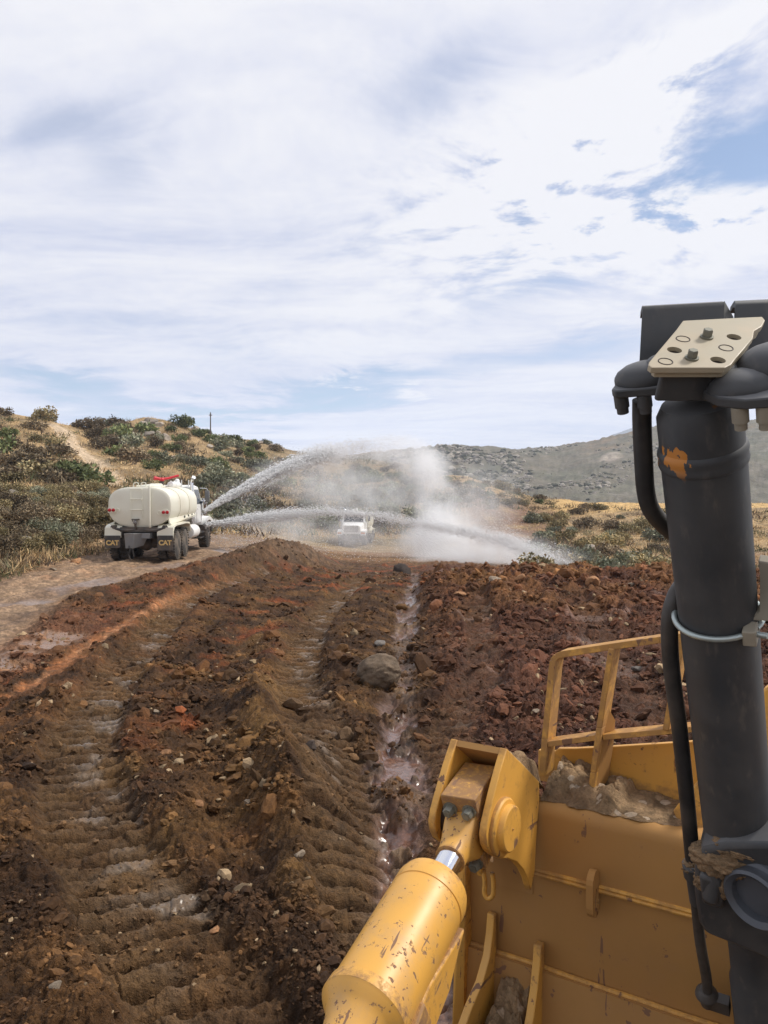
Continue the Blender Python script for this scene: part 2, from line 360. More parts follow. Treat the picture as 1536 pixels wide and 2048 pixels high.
# ------------------------------------------------------------------ the lie of the land
UK = np.array([-1400, -500, 0, 100, 200, 300, 400, 500, 600, 700, 800, 900, 1000, 1100, 1200, 1350, 1536, 2200, 3100.])
def zr(Y, vals):            # row given as photo heights -> metres
    return [CH - (v - CV) / FOC * Y for v in vals]
ROWS = [
 (1.0, [0] * 19), (9, [0] * 19),
 (14, [.9, .25, .05, .05, .03, 0, 0, 0, 0, 0, 0, .05, .08, .08, .08, .05, 0, 0, 0]),
 (17, [1.8, .7, .20, .2, .15, .08, 0, 0, 0, 0, 0, .12, .18, .2, .2, .15, .1, 0, 0]),
 (22, [3.6, 1.7, .5, .5, .5, .5, .35, .1, .0, 0, 0, .32, .42, .42, .42, .4, .3, .2, .2]),
 (28, [5, 2.8, 1.35, .98, .88, .85, .7, .4, .15, .05, .05, .52, .62, .6, .55, .55, .4, .3, .3]),
 (36, [7, 4.5, 2.4, 1.95, 1.3, 1.1, 1.1, .85, .35, 0.05, 0, .1, 0, -.1, -.2, -.3, -.3, 0, 0]),
 (50, [9.5, 6.5] + zr(50, [1010, 1025, 1040, 1055, 1073, 1084, 1098, 1113, 1118, 1120, 1128, 1135, 1140, 1142, 1140]) + [0, 0]),
 (65, [12, 9] + zr(65, [955, 965, 985, 1012, 1040, 1064, 1088, 1102, 1104, 1096, 1098, 1108, 1110, 1108, 1105]) + [0, 0]),
 (85, [16, 13] + zr(85, [890, 902, 938, 962, 992, 1028, 1060, 1078, 1076, 1056, 1055, 1058, 1058, 1052, 1050]) + [1.5, 2]),
 (105, [20, 17] + zr(105, [842, 856, 900, 908, 938, 970, 998, 1012, 1012, 985, 1008, 1030, 1028, 1022, 1020]) + [3, 3]),
 (125, [22, 20] + zr(125, [826, 842, 868, 866, 895, 932, 962, 976, 974, 952, 980, 1004, 1008, 1009, 1008]) + [4, 4]),
 (145, [24, 22] + zr(145, [836, 858, 860, 838, 862, 896, 930, 948, 950, 962, 1000, 1014, 1013, 1013, 1013]) + [4, 4]),
 (170, [24, 22] + zr(170, [852, 872, 880, 856, 870, 884, 906, 919, 930, 975, 1020, 1030, 1030, 1025, 1025]) + [3, 3]),
 (205, [22, 20] + zr(205, [880, 890, 895, 885, 895, 905, 925, 935, 945, 1010, 1035, 1040, 1040, 1035, 1035]) + [0, 0]),
 (260, [10, 8, 5, 5, 5, 5, 5, 6, 6, 5, 3, -3, -5, -5, -5, -5, -5, -5, -5]),
 (400, [0] * 9 + [0, 0, -4, -5, -5, -5, -5, -4, 5, 10]),
 (500, [10] * 9 + zr(500, [990, 990, 995, 998, 995, 990, 985, 978]) + [30, 40]),
 (600, [20] * 7 + [25, 30] + zr(600, [950, 946, 948, 954, 955, 942, 922, 902]) + [70, 90]),
 (700, [30] * 7 + [40, 46] + zr(700, [918, 910, 908, 913, 914, 900, 875, 855]) + [100, 120]),
 (790, [36] * 7 + [46, 54] + zr(790, [916, 901, 896, 897, 893, 881, 853, 836]) + [125, 150]),
 (950, [36] * 7 + [40, 50] + zr(950, [930, 925, 922, 920, 915, 905, 880, 865]) + [130, 160]),
 (1300, [0] * 19)]
YK = np.log(np.array([r[0] for r in ROWS])); ZK = np.array([r[1] for r in ROWS], float)
def macro(us, Ys):
    """height table on rows Ys (1D) x columns us (1D)"""
    a = pchip(YK, ZK, np.log(Ys)); return pchip(UK, a.T, np.clip(us, -1400, 3100)).T
BERM = [(-9.2, 20.3, .04), (-8.3, 22.4, .09), (-7.1, 26.6, .14), (-6.0, 31, .52), (-4.95, 35.3, 1.0), (-4.1, 38.5, .9), (-3.0, 42, .2)]
TR1 = [(-.35, 3.6), (-1.04, 4.66), (-1.53, 5.35), (-2.36, 6.64), (-2.93, 7.6), (-3.77, 9.5), (-4.39, 11.7), (-5.0, 15), (-5.38, 17.9), (-5.75, 22), (-5.6, 26), (-5.0, 31)]
TR2 = [(1.1, 2.6), (.55, 4.2), (-.03, 5.95), (-.46, 8), (-.82, 9.9), (-1.1, 11), (-1.5, 13.5), (-1.7, 16), (-1.84, 20.4), (-1.6, 26), (-1.0, 34)]
TR3 = [(.55, 7.4), (.86, 10), (1.25, 11.8), (1.75, 13.6), (2.05, 16), (2.35, 19), (2.7, 23)]
TR4 = [(3.2, 8.0), (3.9, 11), (4.3, 14), (4.9, 18), (5.6, 23)]
FUR = [(.12, 4.0), (.16, 8.6), (.28, 12.3), (.70, 23.5), (1.35, 33), (1.6, 38)]
RUT = [(-.1, 3.0), (-.5, 4.6), (-1.0, 6.2), (-1.75, 8.5), (-2.5, 11), (-3.0, 14), (-3.35, 18), (-3.4, 24)]
ORANGE = [(-5.6, 9.6), (-5.85, 11.7), (-5.95, 13.2), (-6.25, 16), (-6.25, 18.8), (-6.1, 22), (-5.9, 25.5), (-5.3, 30)]
us = np.concatenate([np.linspace(-1400, -120, 60)[:-1], np.arange(-120, 1660, 1.9), np.linspace(1660, 3100, 60)[1:]])
Ys = np.concatenate([np.geomspace(1.0, 3.5, 34)[:-1], CH * FOC / np.arange(CH * FOC / 3.5, CH * FOC / 14., -1.8), np.geomspace(14.02, 44, 270), np.geomspace(44.2, 215, 330), np.geomspace(217, 1300, 150)])
nu, nY = len(us), len(Ys)
S_ = (us - CU) / FOC
GX = (S_[None, :] * Ys[:, None]); GY = np.repeat(Ys[:, None], nu, 1); GZ = macro(us, Ys)
print('terrain', nY, nu, nY * nu)
nearm = sstep(46, 36, GY)
# detail on the near ground ---------------------------------------------------------------
k1 = int(np.searchsorted(Ys, 64)); x = GX[:k1]; y = GY[:k1]; z = GZ[:k1]
bD, bS, bA, bE = path_dist(x, y, BERM, 8, 4.5)
wig = fbm(x, y, .8, 3, 5) * .35
berm = bE * np.exp(-((bD + wig * .6) / 1.05) ** 2)
roadm = sstep(1.2, 2.4, -(bS) + 0 * x) * (bD < 900); roadx = np.interp(y.ravel(), [0, 12, 18, 22, 26.6, 31, 35, 38.5, 42, 50, 62], [-6.3, -6.9, -8.2, -8.9, -7.9, -7.0, -5.9, -5.0, -4.5, -4.0, -4.0]).reshape(y.shape)
roadL = -12.7 - 0.25 * fbm(y * 0 + 3.3, y, .25, 3, 9) * 6
road = sstep(.5, -.7, x - roadx) * sstep(-.8, .6, x - roadL) * sstep(12, 15, y) 
bank = sstep(.3, -.9, x - roadL) * sstep(8, 14, y)
right = sstep(-.4, .9, x - (.045 * y + .15)) * sstep(1, 3, y)
rough = np.clip((1 - road * .86) * (1 - bank * .4), 0, 1) * sstep(60, 40, y)
n1 = fbm(x, y, .55, 4, 11); n2 = fbm(x, y, 2.2, 4, 21); n3 = fbm(x, y, 7.5, 4, 31)
c1, i1 = clods(x, y, .50, 41); c2, i2 = clods(x, y, .21, 51); c3, i3 = clods(x, y, .095, 61); c4, i4 = clods(x, y, .05, 71)
heap = right * sstep(15, 25, y) * sstep(40, 30, y)
heapn = np.maximum(0, fbm(x, y, .42, 4, 77) + .15)
cl1, cl2, cl3 = [sstep(lo, hi, fbm(x, y, f_, 3, s_)) for lo, hi, f_, s_ in ((-.05, .35, .6, 81), (-.25, .25, 1.1, 91), (-.35, .2, 1.9, 95))]
det = n1 * (.07 + .05 * right) + n2 * .028 + n3 * .011 + heap * heapn * .5
r1 = 1 - np.abs(fbm(x, y, 3.1, 4, 35)) * 2.6; r2 = 1 - np.abs(fbm(x, y, 11, 3, 37)) * 2.6
det = det + (r1 - .4) * .040 + (r2 - .4) * .024 + (1 - np.abs(fbm(x, y, 24, 2, 39)) * 3) * .007
det = det + c1 * .50 * (.16 * cl1 + .28 * heap + .2 * right * cl1) + c2 * .21 * (.38 * cl2 + .5 * right * cl2 + .4 * heap) + c3 * .095 * (.55 * cl3 + .4 * right) + c4 * .05 * .6
wet = np.zeros_like(x); tz = np.zeros_like(x); barc = np.zeros_like(x); trk = np.zeros_like(x)
flat = np.zeros_like(x)
def track(path, half, depth, pitch, amp, strength, seed, wetness, side=.10):
    global tz, wet, barc, trk, flat
    D, Sg, A, E = path_dist(x, y, path, 8, 2.2)
    wob_ = fbm(x, y, 2.4, 3, seed) * .07 + fbm(x, y, 7, 2, seed + 2) * .035
    ins = sstep(half + .10, half - .10, D + wob_ * .8)
    keep = ins * strength * (.45 + .55 * sstep(-.40, .0, fbm(x, y, .7, 3, seed + 5)))
    ph = (A + wob_ * .45 + .10 * Sg + n2 * .035 + n3 * .022) / pitch; fr = ph - np.floor(ph)
    prof = np.where(fr < .74, np.clip(1 - np.abs((fr - .37) / .37) ** 5, 0, 1) * (.72 + .28 * fr / .74), 0)       # broad pressed bar, narrow grouser slot
    brk = .72 + .28 * _h(np.floor(ph).astype(np.int64), np.floor(Sg / .22 + .3 * np.sin(ph * 1.7)).astype(np.int64), seed + 8)
    tz = tz - depth * ins * strength + amp * prof * keep * brk - amp * .35 * keep
    tz = tz + side * np.exp(-((D - half - .22) / .17) ** 2) * strength * (.6 + .8 * n1)
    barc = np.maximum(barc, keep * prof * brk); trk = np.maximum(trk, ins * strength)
    wet = np.maximum(wet, keep * prof * wetness * sstep(-.10, .28, fbm(x, y, 1.6, 3, seed + 4) ) * sstep(-.6, .5, Sg / half + .25))
    flat = np.maximum(flat, keep * .66)
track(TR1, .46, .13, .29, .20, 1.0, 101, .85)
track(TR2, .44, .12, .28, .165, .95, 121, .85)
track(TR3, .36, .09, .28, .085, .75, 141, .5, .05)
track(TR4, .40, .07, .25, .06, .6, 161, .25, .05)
fD, fS, fA, fE = path_dist(x, y, FUR, 8, 3)
fw = .20 + .30 * fbm(x, y, .5, 3, 171)
fur = sstep(fw + .22, fw - .06, fD + n2 * .12)
tz = tz - .14 * np.exp(-(fD / .5) ** 2) + .16 * np.exp(-((fS + 1.05) / .45) ** 2) * sstep(5, 8, y) * sstep(34, 24, y) * (.8 + 1.2 * n1)
pud = fur * sstep(-.30, -.12, fbm(x, y, 2.6, 3, 183)) * sstep(-.02, .16, fbm(x, y, .55, 2, 181) + .45 * np.exp(-((y - 9.3) / 2.6) ** 2) + .35 * np.exp(-((y - 22.5) / 1.6) ** 2) + .25 * np.exp(-((y - 31) / 3) ** 2) + .12 * np.exp(-((y - 11) / 1.2) ** 2))
rD, rS, rA, rE = path_dist(x, y, RUT, 8, 3)
tz = tz - .12 * np.exp(-(rD / .35) ** 2) * sstep(3, 6, y) * sstep(24, 12, y) + .22 * np.exp(-((rS - .72) / .36) ** 2) * sstep(4.5, 8, y) * sstep(20, 13, y) * (.75 + 1.1 * n1)
oD, oS, oA, oE = path_dist(x, y, ORANGE, 8, 2.5)
orange = sstep(.30, .02, oD + n2 * .45 + n1 * .3) * sstep(-.5, .1, fbm(x, y, .55, 3, 194) + .12) * sstep(9, 11, y) * sstep(31, 24, y)
lp = sstep(.04, .2, fbm(x * .6, y, .55, 3, 191) + .28 * np.exp(-(((x + 7.4) / 1.3) ** 2 + ((y - 16.2) / 1.7) ** 2)) - .12) * sstep(-6.4, -7.0, x) * sstep(11, 13.5, y) * sstep(21, 18, y)
lp = np.maximum(lp, road * sstep(.16, .3, fbm(x * .5, y * .5, .45, 3, 193) + .12 * np.exp(-((x - roadx + .8) / .6) ** 2)) * .85)
wr = sstep(.22, .38, fbm(x, y, .6, 3, 195)) * right * sstep(9, 12, y)
flat = np.clip(np.maximum(np.maximum(flat, orange * .75), np.maximum(pud, lp * .9)), 0, 1)
# road: parallel wheel ruts
rut = 0.05 * np.sin((x - roadx) * 3.4 + n1 * 2.2) * road + .02 * np.sin((x - roadx) * 9 + n2 * 3) * road
z = z + berm * (1 + .35 * n2) + (det * rough * (1 - flat * .85) + det * .18 * road) + tz * (1 - road) + rut - .05 * pud - .02 * lp + bank * (n1 * .25 + n2 * .12)
z = z + .12 * np.exp(-((x - roadx - .35) / .35) ** 2) * sstep(14, 17, y) * sstep(24, 21, y) * (.8 + 1.5 * n1)
GZ[:k1] = z
# colours ---------------------------------------------------------------------------------
def C(*c): return np.array(c, np.float32)
def lay(base, m_, c): return base + (c - base) * m_[..., None]
cc = np.empty(x.shape + (3,), np.float32); cc[:] = C(.052, .030, .017)
pA = sstep(-.25, .35, fbm(x, y, .9, 4, 201)); pB = sstep(-.05, .45, fbm(x, y, .5, 4, 211)); pC = sstep(.05, .45, fbm(x, y, .8, 4, 221))
cc = lay(cc, pA * .9, C(.115, .068, .034)); cc = lay(cc, pC * .5 * (1 - right), C(.165, .108, .050))
cc = lay(cc, right * .85, C(.078, .036, .026)); cc = lay(cc, right * pA * .7, C(.120, .058, .040)); cc = lay(cc, right * pB * .6, C(.112, .050, .036))
cc = lay(cc, heap * sstep(-.2, .4, heapn - .2) * .75, C(.235, .135, .065)); cc = lay(cc, right * sstep(.1, .4, fbm(x, y, .33, 3, 231)) * .6 * sstep(20, 12, y), C(.060, .042, .040))
cc = lay(cc, heap * pC * .4, C(.27, .135, .06))
redp = (1 - right) * (1 - road) * np.exp(-((rS - .1) / 1.0) ** 2) * sstep(.0, .4, fbm(x, y, .8, 4, 241)) * sstep(6, 10, y); cc = lay(cc, redp * .8, C(.23, .070, .028))
ridge = np.exp(-((rS - .75) / .45) ** 2) * sstep(5, 8, y) * sstep(21, 13, y); cc = lay(cc, ridge * pA * .7, C(.21, .135, .060))
nearo = sstep(-4.2, -5.6, x) * (1 - road) * sstep(8, 12, y); cc = lay(cc, nearo * .45 * pA, C(.19, .090, .050))
cc = lay(cc, orange, lay(np.broadcast_to(C(.30, .140, .070), cc.shape), sstep(-.2, .3, n2) * .8, C(.50, .31, .22)))
cc = lay(cc, sstep(-6.3, -6.9, x) * sstep(10, 13, y) * sstep(22, 17, y) * .75, C(.17, .092, .070))
cc = lay(cc, road * .95, lay(np.broadcast_to(C(.33, .215, .128), cc.shape), sstep(-.2, .4, fbm(x * 1.8, y * .35, .8, 4, 251)), C(.21, .132, .080)))
cc = lay(cc, road * pC * .25 * sstep(18, 26, y), C(.34, .150, .065))
tread = road * sstep(.45, .9, np.abs(np.sin((x - roadx) * 2.1 + n1 * 1.2))) * sstep(-.1, .2, n2); cc = lay(cc, tread * .35, C(.09, .06, .045))
cc = lay(cc, np.clip(berm * 2.2, 0, 1) * .9 * sstep(36, 28, y), C(.078, .056, .044)); cc = lay(cc, np.clip(berm * 1.6, 0, 1) * sstep(29, 36, y) * .9, C(.150, .112, .092))
cc = lay(cc, bank * .9, lay(np.broadcast_to(C(.25, .150, .078), cc.shape), sstep(-.1, .4, n1 + n2 * .4), C(.36, .235, .12)))
vall = sstep(40, 50, y) * (1 - bank); cc = lay(cc, vall * .9, lay(np.broadcast_to(C(.27, .19, .12), cc.shape), pA * .8, C(.20, .125, .085)))
cc = cc * (.74 + .52 * i2[..., None]) * (.80 + .40 * i3[..., None]) * (.86 + .28 * n3[..., None])
cc = lay(cc, barc * .55 * (1 - right * .6), C(.175, .125, .082)); cc = lay(cc, trk * (1 - barc) * .35, C(.050, .031, .020)); cc = lay(cc, np.clip(wet, 0, 1) * .6, C(.105, .098, .095))  # slot colour darkened for moist soil and for shade down in the slots
cc = lay(cc, pud * .85, C(.12, .075, .075)); cc = lay(cc, lp * .7, C(.200, .140, .110))  # furrow puddle colour lightened to carry the sky's reflection
wet = np.clip(np.maximum.reduce([wet, pud * 1.0, lp * .72, wr * .45, right * .22 * (1 - heap), fur * .5, road * .16, sstep(32, 38, y) * .25 * (1 - bank), orange * .1]), 0, 1)
# the hills --------------------------------------------------------------------------------
X2 = GX[k1:]; Y2 = GY[k1:]; U2 = np.repeat(us[None, :], nY - k1, 0)
h1 = fbm(X2, Y2, .045, 5, 301); h2 = fbm(X2, Y2, .22, 4, 311); h3 = fbm(X2, Y2, .9, 4, 321)
far = sstep(250, 420, Y2)
TRAIL = None
GZ[k1:] += (1 - far) * sstep(64, 75, Y2) * (h1 * 1.0 + h2 * .45 + h3 * .16) + far * (fbm(X2, Y2, .009, 6, 331) * 9 + fbm(X2, Y2, .05, 4, 341) * 2.4 + np.abs(fbm(X2, Y2, .12, 3, 343)) * 2.2)
def find_Y(u, v, lo=14.0, hi=215.0):
    """distance of the first ground met on the line of sight through a photo pixel"""
    j = int(np.clip(np.searchsorted(us, u), 0, nu - 1)); pv = CV - (GZ[:, j] - CH) / Ys * FOC
    ok = np.nonzero((pv <= v) & (Ys > lo))[0]
    return min(float(Ys[ok[0]]), hi) if len(ok) else hi
def ground_z(X, Y):
    i = int(np.clip(np.searchsorted(Ys, Y), 1, nY - 1)); u = X / Y * FOC + CU; j = int(np.clip(np.searchsorted(us, u), 1, nu - 1))
    a = (Y - Ys[i - 1]) / (Ys[i] - Ys[i - 1]); b = (u - us[j - 1]) / (us[j] - us[j - 1]); a = min(max(a, 0), 1); b = min(max(b, 0), 1)
    return float((GZ[i - 1, j - 1] * (1 - b) + GZ[i - 1, j] * b) * (1 - a) + (GZ[i, j - 1] * (1 - b) + GZ[i, j] * b) * a)
def at(u, v, lo=14.0):
    Y = find_Y(u, v, lo); X = (u - CU) / FOC * Y; return Vector((X, Y, ground_z(X, Y)))
tp = [at(u_, v_, 66) for u_, v_ in ((250, 972), (222, 950), (190, 925), (165, 905), (145, 885), (128, 862), (118, 852))]
tD, tS, tA, tE = path_dist(X2, Y2, [(p.x, p.y) for p in tp], 6, 6)
trail = sstep(2.1, 1.2, tD + h3 * .5); GZ[k1:] -= trail * .25
hc = np.empty(X2.shape + (3,), np.float32); hc[:] = C(.36, .245, .125)                            # dry yellow grass
g1 = sstep(-.15, .35, h1 + h2 * .5); g2 = sstep(.0, .35, fbm(X2, Y2, .10, 5, 351)); g3 = sstep(-.1, .3, fbm(X2, Y2, .33, 4, 361))
hc = lay(hc, g2 * .75, C(.165, .115, .066)); hc = lay(hc, g3 * .45, C(.120, .095, .055)); hc = lay(hc, sstep(.15, .4, fbm(X2, Y2, .2, 4, 371)) * .6, C(.085, .078, .042))
vc = sstep(380, 480, U2) * sstep(880, 820, U2) * sstep(60, 75, Y2); hc = lay(hc, vc * .45, C(.120, .100, .062))
cutm = sstep(900, 960, U2) * sstep(1190, 1090, U2) * sstep(118, 104, Y2) * sstep(50, 62, Y2); hc = lay(hc, cutm * .95 * sstep(-.5, .0, h2), C(.180, .105, .066))
bs = sstep(1040, 1110, U2) * sstep(112, 104, Y2); hc = lay(hc, bs * .5 * g3, C(.22, .155, .085))
straw = sstep(1080, 1130, U2) * sstep(104, 112, Y2) * sstep(160, 140, Y2); hc = lay(hc, straw * .9, C(.52, .34, .14))
hc = lay(hc, sstep(70, 64, Y2) * sstep(420, 520, U2) * .8, C(.26, .185, .115))
hc = lay(hc, trail * .95, C(.46, .35, .235))
hc = hc * (.78 + .44 * (.5 + h3[..., None]))
fc = np.empty_like(hc); fc[:] = C(.140, .122, .086); f1 = sstep(-.1, .35, fbm(X2, Y2, .012, 5, 401)); f2 = sstep(.02, .35, fbm(X2, Y2, .05, 4, 411)); f3 = sstep(.08, .3, fbm(X2, Y2, .16, 3, 421))
fc = lay(fc, f1 * .6, C(.105, .112, .072)); fc = lay(fc, sstep(.05, .4, fbm(X2 * .5, Y2, .022, 4, 431)) * sstep(620, 740, Y2) * .9, C(.22, .150, .085)); fc = lay(fc, f2 * .55, C(.080, .078, .056)); fc = lay(fc, f3 * .45, C(.20, .175, .145))
fc = lay(fc, sstep(1.2, .6, np.hypot((U2 - 1222) / 26, (Y2 - 640) / 26) + f2 * .6) * .85, C(.36, .30, .24))
hc = lay(hc, far, fc)
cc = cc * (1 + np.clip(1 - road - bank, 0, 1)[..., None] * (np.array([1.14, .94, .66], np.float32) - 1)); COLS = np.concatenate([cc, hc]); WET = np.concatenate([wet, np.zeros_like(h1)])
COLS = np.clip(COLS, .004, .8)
# one sheet of ground, cut into its named stretches along shared edges -----------------------
vid = np.arange(nY * nu, dtype=np.int64).reshape(nY, nu)
qd = np.stack([vid[:-1, :-1], vid[:-1, 1:], vid[1:, 1:], vid[1:, :-1]], -1)
lab = np.zeros((nY - 1, nu - 1), np.int8)                        # 0 ground 1 road 2 berm 3 hillside 4 far hill 5 path
lab[:k1 - 1] = np.where(road[:-1, :-1] > .5, 1, 0); lab[:k1 - 1] = np.where((berm[:-1, :-1] > .22), 2, lab[:k1 - 1])
lab[:k1 - 1] = np.where(bank[:-1, :-1] > .5, 3, lab[:k1 - 1]); lab[k1 - 1:] = 3
lab[k1 - 1:] = np.where(GY[k1 - 1:-1, :-1] > 258, 4, lab[k1 - 1:]); tr_full = np.zeros((nY - k1, nu)); tr_full[:] = trail
lab[k1:] = np.where(tr_full[:-1, :-1] > .5, 5, lab[k1:])
low = (GY[:-1, :-1] < 66) & (us[None, :-1] > 430) & (lab == 3); lab[low] = 0
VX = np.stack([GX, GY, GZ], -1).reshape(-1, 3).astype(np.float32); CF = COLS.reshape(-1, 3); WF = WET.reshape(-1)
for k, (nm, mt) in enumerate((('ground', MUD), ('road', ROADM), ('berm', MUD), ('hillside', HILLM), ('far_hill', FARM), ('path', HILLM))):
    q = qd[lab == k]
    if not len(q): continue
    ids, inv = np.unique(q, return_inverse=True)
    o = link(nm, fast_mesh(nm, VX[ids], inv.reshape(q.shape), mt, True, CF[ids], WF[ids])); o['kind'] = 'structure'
# ground behind the viewer
xs = np.linspace(-60, 60, 41); yb = np.linspace(-60, 1.0, 21); bx, by = np.meshgrid(xs, yb); bzv = fbm(bx, by, .2, 3, 9) * .1 - .05
bid = np.arange(bx.size).reshape(bx.shape); bq = np.stack([bid[:-1, :-1], bid[:-1, 1:], bid[1:, 1:], bid[1:, :-1]], -1).reshape(-1, 4)
o = link('ground', fast_mesh('ground', np.stack([bx, by, bzv], -1).reshape(-1, 3), bq, MUD, True, np.tile(C(.10, .06, .035), (bx.size, 1)), np.zeros(bx.size))); o['kind'] = 'structure'
# blue mountain on the skyline
mu = np.linspace(960, 1700, 90); my = np.linspace(0, 1, 12); mh = np.interp(mu, [960, 1150, 1235, 1255, 1290, 1330, 1450, 1700], [905, 900, 866, 857, 853, 856, 868, 905]); mv = []
for t_ in my:
    Yy = 2600 + 700 * t_; zt = CH - (mh + fbm(mu, mu * 0, .03, 3, 4) * 4 - CV) / FOC * 3300
    mv.append(np.stack([(mu - CU) / FOC * Yy, np.full_like(mu, Yy), zt * t_ ** .8 + 12 * fbm(mu * .05, mu * 0 + t_ * 4, 1, 4, 6) * (1 - t_)], -1))
mv = np.concatenate([np.array(mv), np.array([mv[-1] + np.array([0, 500., -400.])])]); mid = np.arange(mv.shape[0] * 90).reshape(-1, 90)
mq = np.stack([mid[:-1, :-1], mid[:-1, 1:], mid[1:, 1:], mid[1:, :-1]], -1).reshape(-1, 4)
o = link('mountain', fast_mesh('mountain', mv.reshape(-1, 3), mq, FARM, True, np.tile(C(.10, .10, .09), (mv.shape[0] * 90, 1)), np.zeros(mv.shape[0] * 90))); o['kind'] = 'structure'
# ------------------------------------------------------------------ plants, stones, clods
rng = np.random.default_rng(11)
LEAF = vcol_mat('leaves', .8, .15, objvar=.3); TWIG = plain('twigs', (.16, .12, .085), .9, var=.3); GRASSM = vcol_mat('dry grass', .85, .1, objvar=0)
def leaf_cloud(n, blobs, size, cols, seed, up=.35):
    r = np.random.default_rng(seed); b = np.array(blobs); pr = b[:, 3] ** 2; k = r.choice(len(b), n, p=pr / pr.sum())
    dvec = r.normal(size=(n, 3)); dvec /= np.linalg.norm(dvec, axis=1)[:, None]; rad = r.random(n) ** .42
    rad = rad * (1 + .16 * r.normal(size=n)); p = b[k, :3] + dvec * (b[k, 3] * rad)[:, None]; p[:, 2] = np.where(p[:, 2] < .02, r.random(n) * .25, p[:, 2])
    a = dvec * .8 + r.normal(size=(n, 3)) * .7 + np.array([0, 0, up]); a /= np.linalg.norm(a, axis=1)[:, None]
    t = np.cross(a, r.normal(size=(n, 3))); t /= np.linalg.norm(t, axis=1)[:, None]
    L = size * (.6 + .9 * r.random(n)); W = L * (.22 + .2 * r.random(n))
    v = np.stack([p, p + a * (L * .45)[:, None] + t * W[:, None], p + a * L[:, None], p + a * (L * .45)[:, None] - t * W[:, None]], 1).reshape(-1, 3)
    cs = np.array(cols, np.float32); bl = r.random(len(b)); c = cs[(r.random(n) * .55 + bl[k] * .45 * .999).__mul__(len(cs)).astype(int).clip(0, len(cs) - 1)] * (1.75 + 1.8 * r.random(n))[:, None] * (.8 + .4 * bl[k])[:, None]
    return v, np.arange(4 * n).reshape(-1, 4), np.repeat(c, 4, 0)
def blobs_for(seed, n, flat=.75):
    r = np.random.default_rng(seed); out = [(0, 0, .50 * flat, .55)]
    for i in range(n):
        th = r.random() * 6.283; q = .25 + .55 * r.random(); out.append((q * math.cos(th), q * math.sin(th), (.25 + .75 * r.random()) * flat, .20 + .26 * r.random()))
    return out
SHRUBS = {
 'brown': ('dark brown', [(.066, .050, .032), (.100, .075, .046), (.050, .041, .027), (.130, .102, .064)]),
 'olive': ('olive brown', [(.110, .088, .045), (.075, .064, .034), (.150, .118, .062), (.088, .080, .044)]),
 'green': ('dark green', [(.050, .062, .026), (.072, .080, .034), (.040, .048, .022), (.095, .098, .045)]),
 'grey': ('grey green', [(.085, .090, .060), (.060, .066, .044), (.120, .118, .080), (.070, .062, .046)])}
PROTO = {}
for ki, (kn, (_, cols)) in enumerate(SHRUBS.items()):
    for vv in range(3):
        v, q, c = leaf_cloud(1500, blobs_for(ki * 10 + vv, 8 + vv * 2, .8 if kn != 'green' else .72), .15, cols, ki * 31 + vv)
        PROTO[kn, vv, 0] = fast_mesh('foliage', v, q, LEAF, False, c)
        v, q, c = leaf_cloud(5200, blobs_for(ki * 10 + vv + 100, 12, .85), .085, cols, ki * 31 + vv + 500, .6)
        PROTO[kn, vv, 1] = fast_mesh('foliage', v, q, LEAF, False, c)
stem_mb = MB()
for i in range(11):
    th = i * 2.4; l = .75 + .4 * random.random(); e = Vector((math.cos(th) * l * .7, math.sin(th) * l * .7, l * .95))
    stem_mb.tube([(0.05 * math.cos(th), .05 * math.sin(th), -.1), e * .5 + Vector((0, 0, .12)), e], [.028, .006], 5, smooth=3)
STEM = stem_mb.build('stem', TWIG); STEM_ME = STEM.data; bpy.data.objects.remove(STEM)
ORD = ('first second third fourth fifth sixth seventh eighth ninth tenth eleventh twelfth thirteenth fourteenth fifteenth sixteenth seventeenth eighteenth nineteenth twentieth '
       'twenty-first twenty-second twenty-third twenty-fourth twenty-fifth twenty-sixth twenty-seventh twenty-eighth twenty-ninth thirtieth').split()
ZONES = [  # name, box in the photo, kinds with weights, size range, count, near?, where, lower bound of distance
 ('A', (-160, 215, 985, 1120), (('olive', 5), ('brown', 4), ('grey', 2)), (1.3, 2.5), 72, 1, ('in the upper brush left of the truck', 'in the lower brush left of the truck'), 25),
 ('B', (-150, 255, 828, 975), (('brown', 6), ('green', 2), ('olive', 2)), (1.8, 4.2), 42, 0, ('on the upper hill beside the trail', 'on the lower hill beside the trail'), 50),
 ('C', (180, 590, 842, 945), (('green', 5), ('brown', 3), ('grey', 3)), (2.0, 4.4), 52, 0, ('among the rocks of the crest', 'below the rocky crest'), 70),
 ('D', (390, 880, 935, 1062), (('grey', 6), ('brown', 3), ('green', 1)), (2.2, 4.6), 74, 0, ('high up behind the water jets', 'low down behind the water jets'), 60),
 ('E', (885, 1110, 955, 1012), (('green', 5), ('olive', 3), ('brown', 2)), (1.2, 3.0), 24, 0, ('on top of the stony hillock', 'on the side of the stony hillock'), 60),
 ('F', (1060, 1350, 1012, 1150), (('olive', 6), ('grey', 4), ('brown', 2)), (1.3, 2.8), 46, 0, ('on the far edge of the bushy flat', 'on the near edge of the bushy flat'), 40)]
placed = []
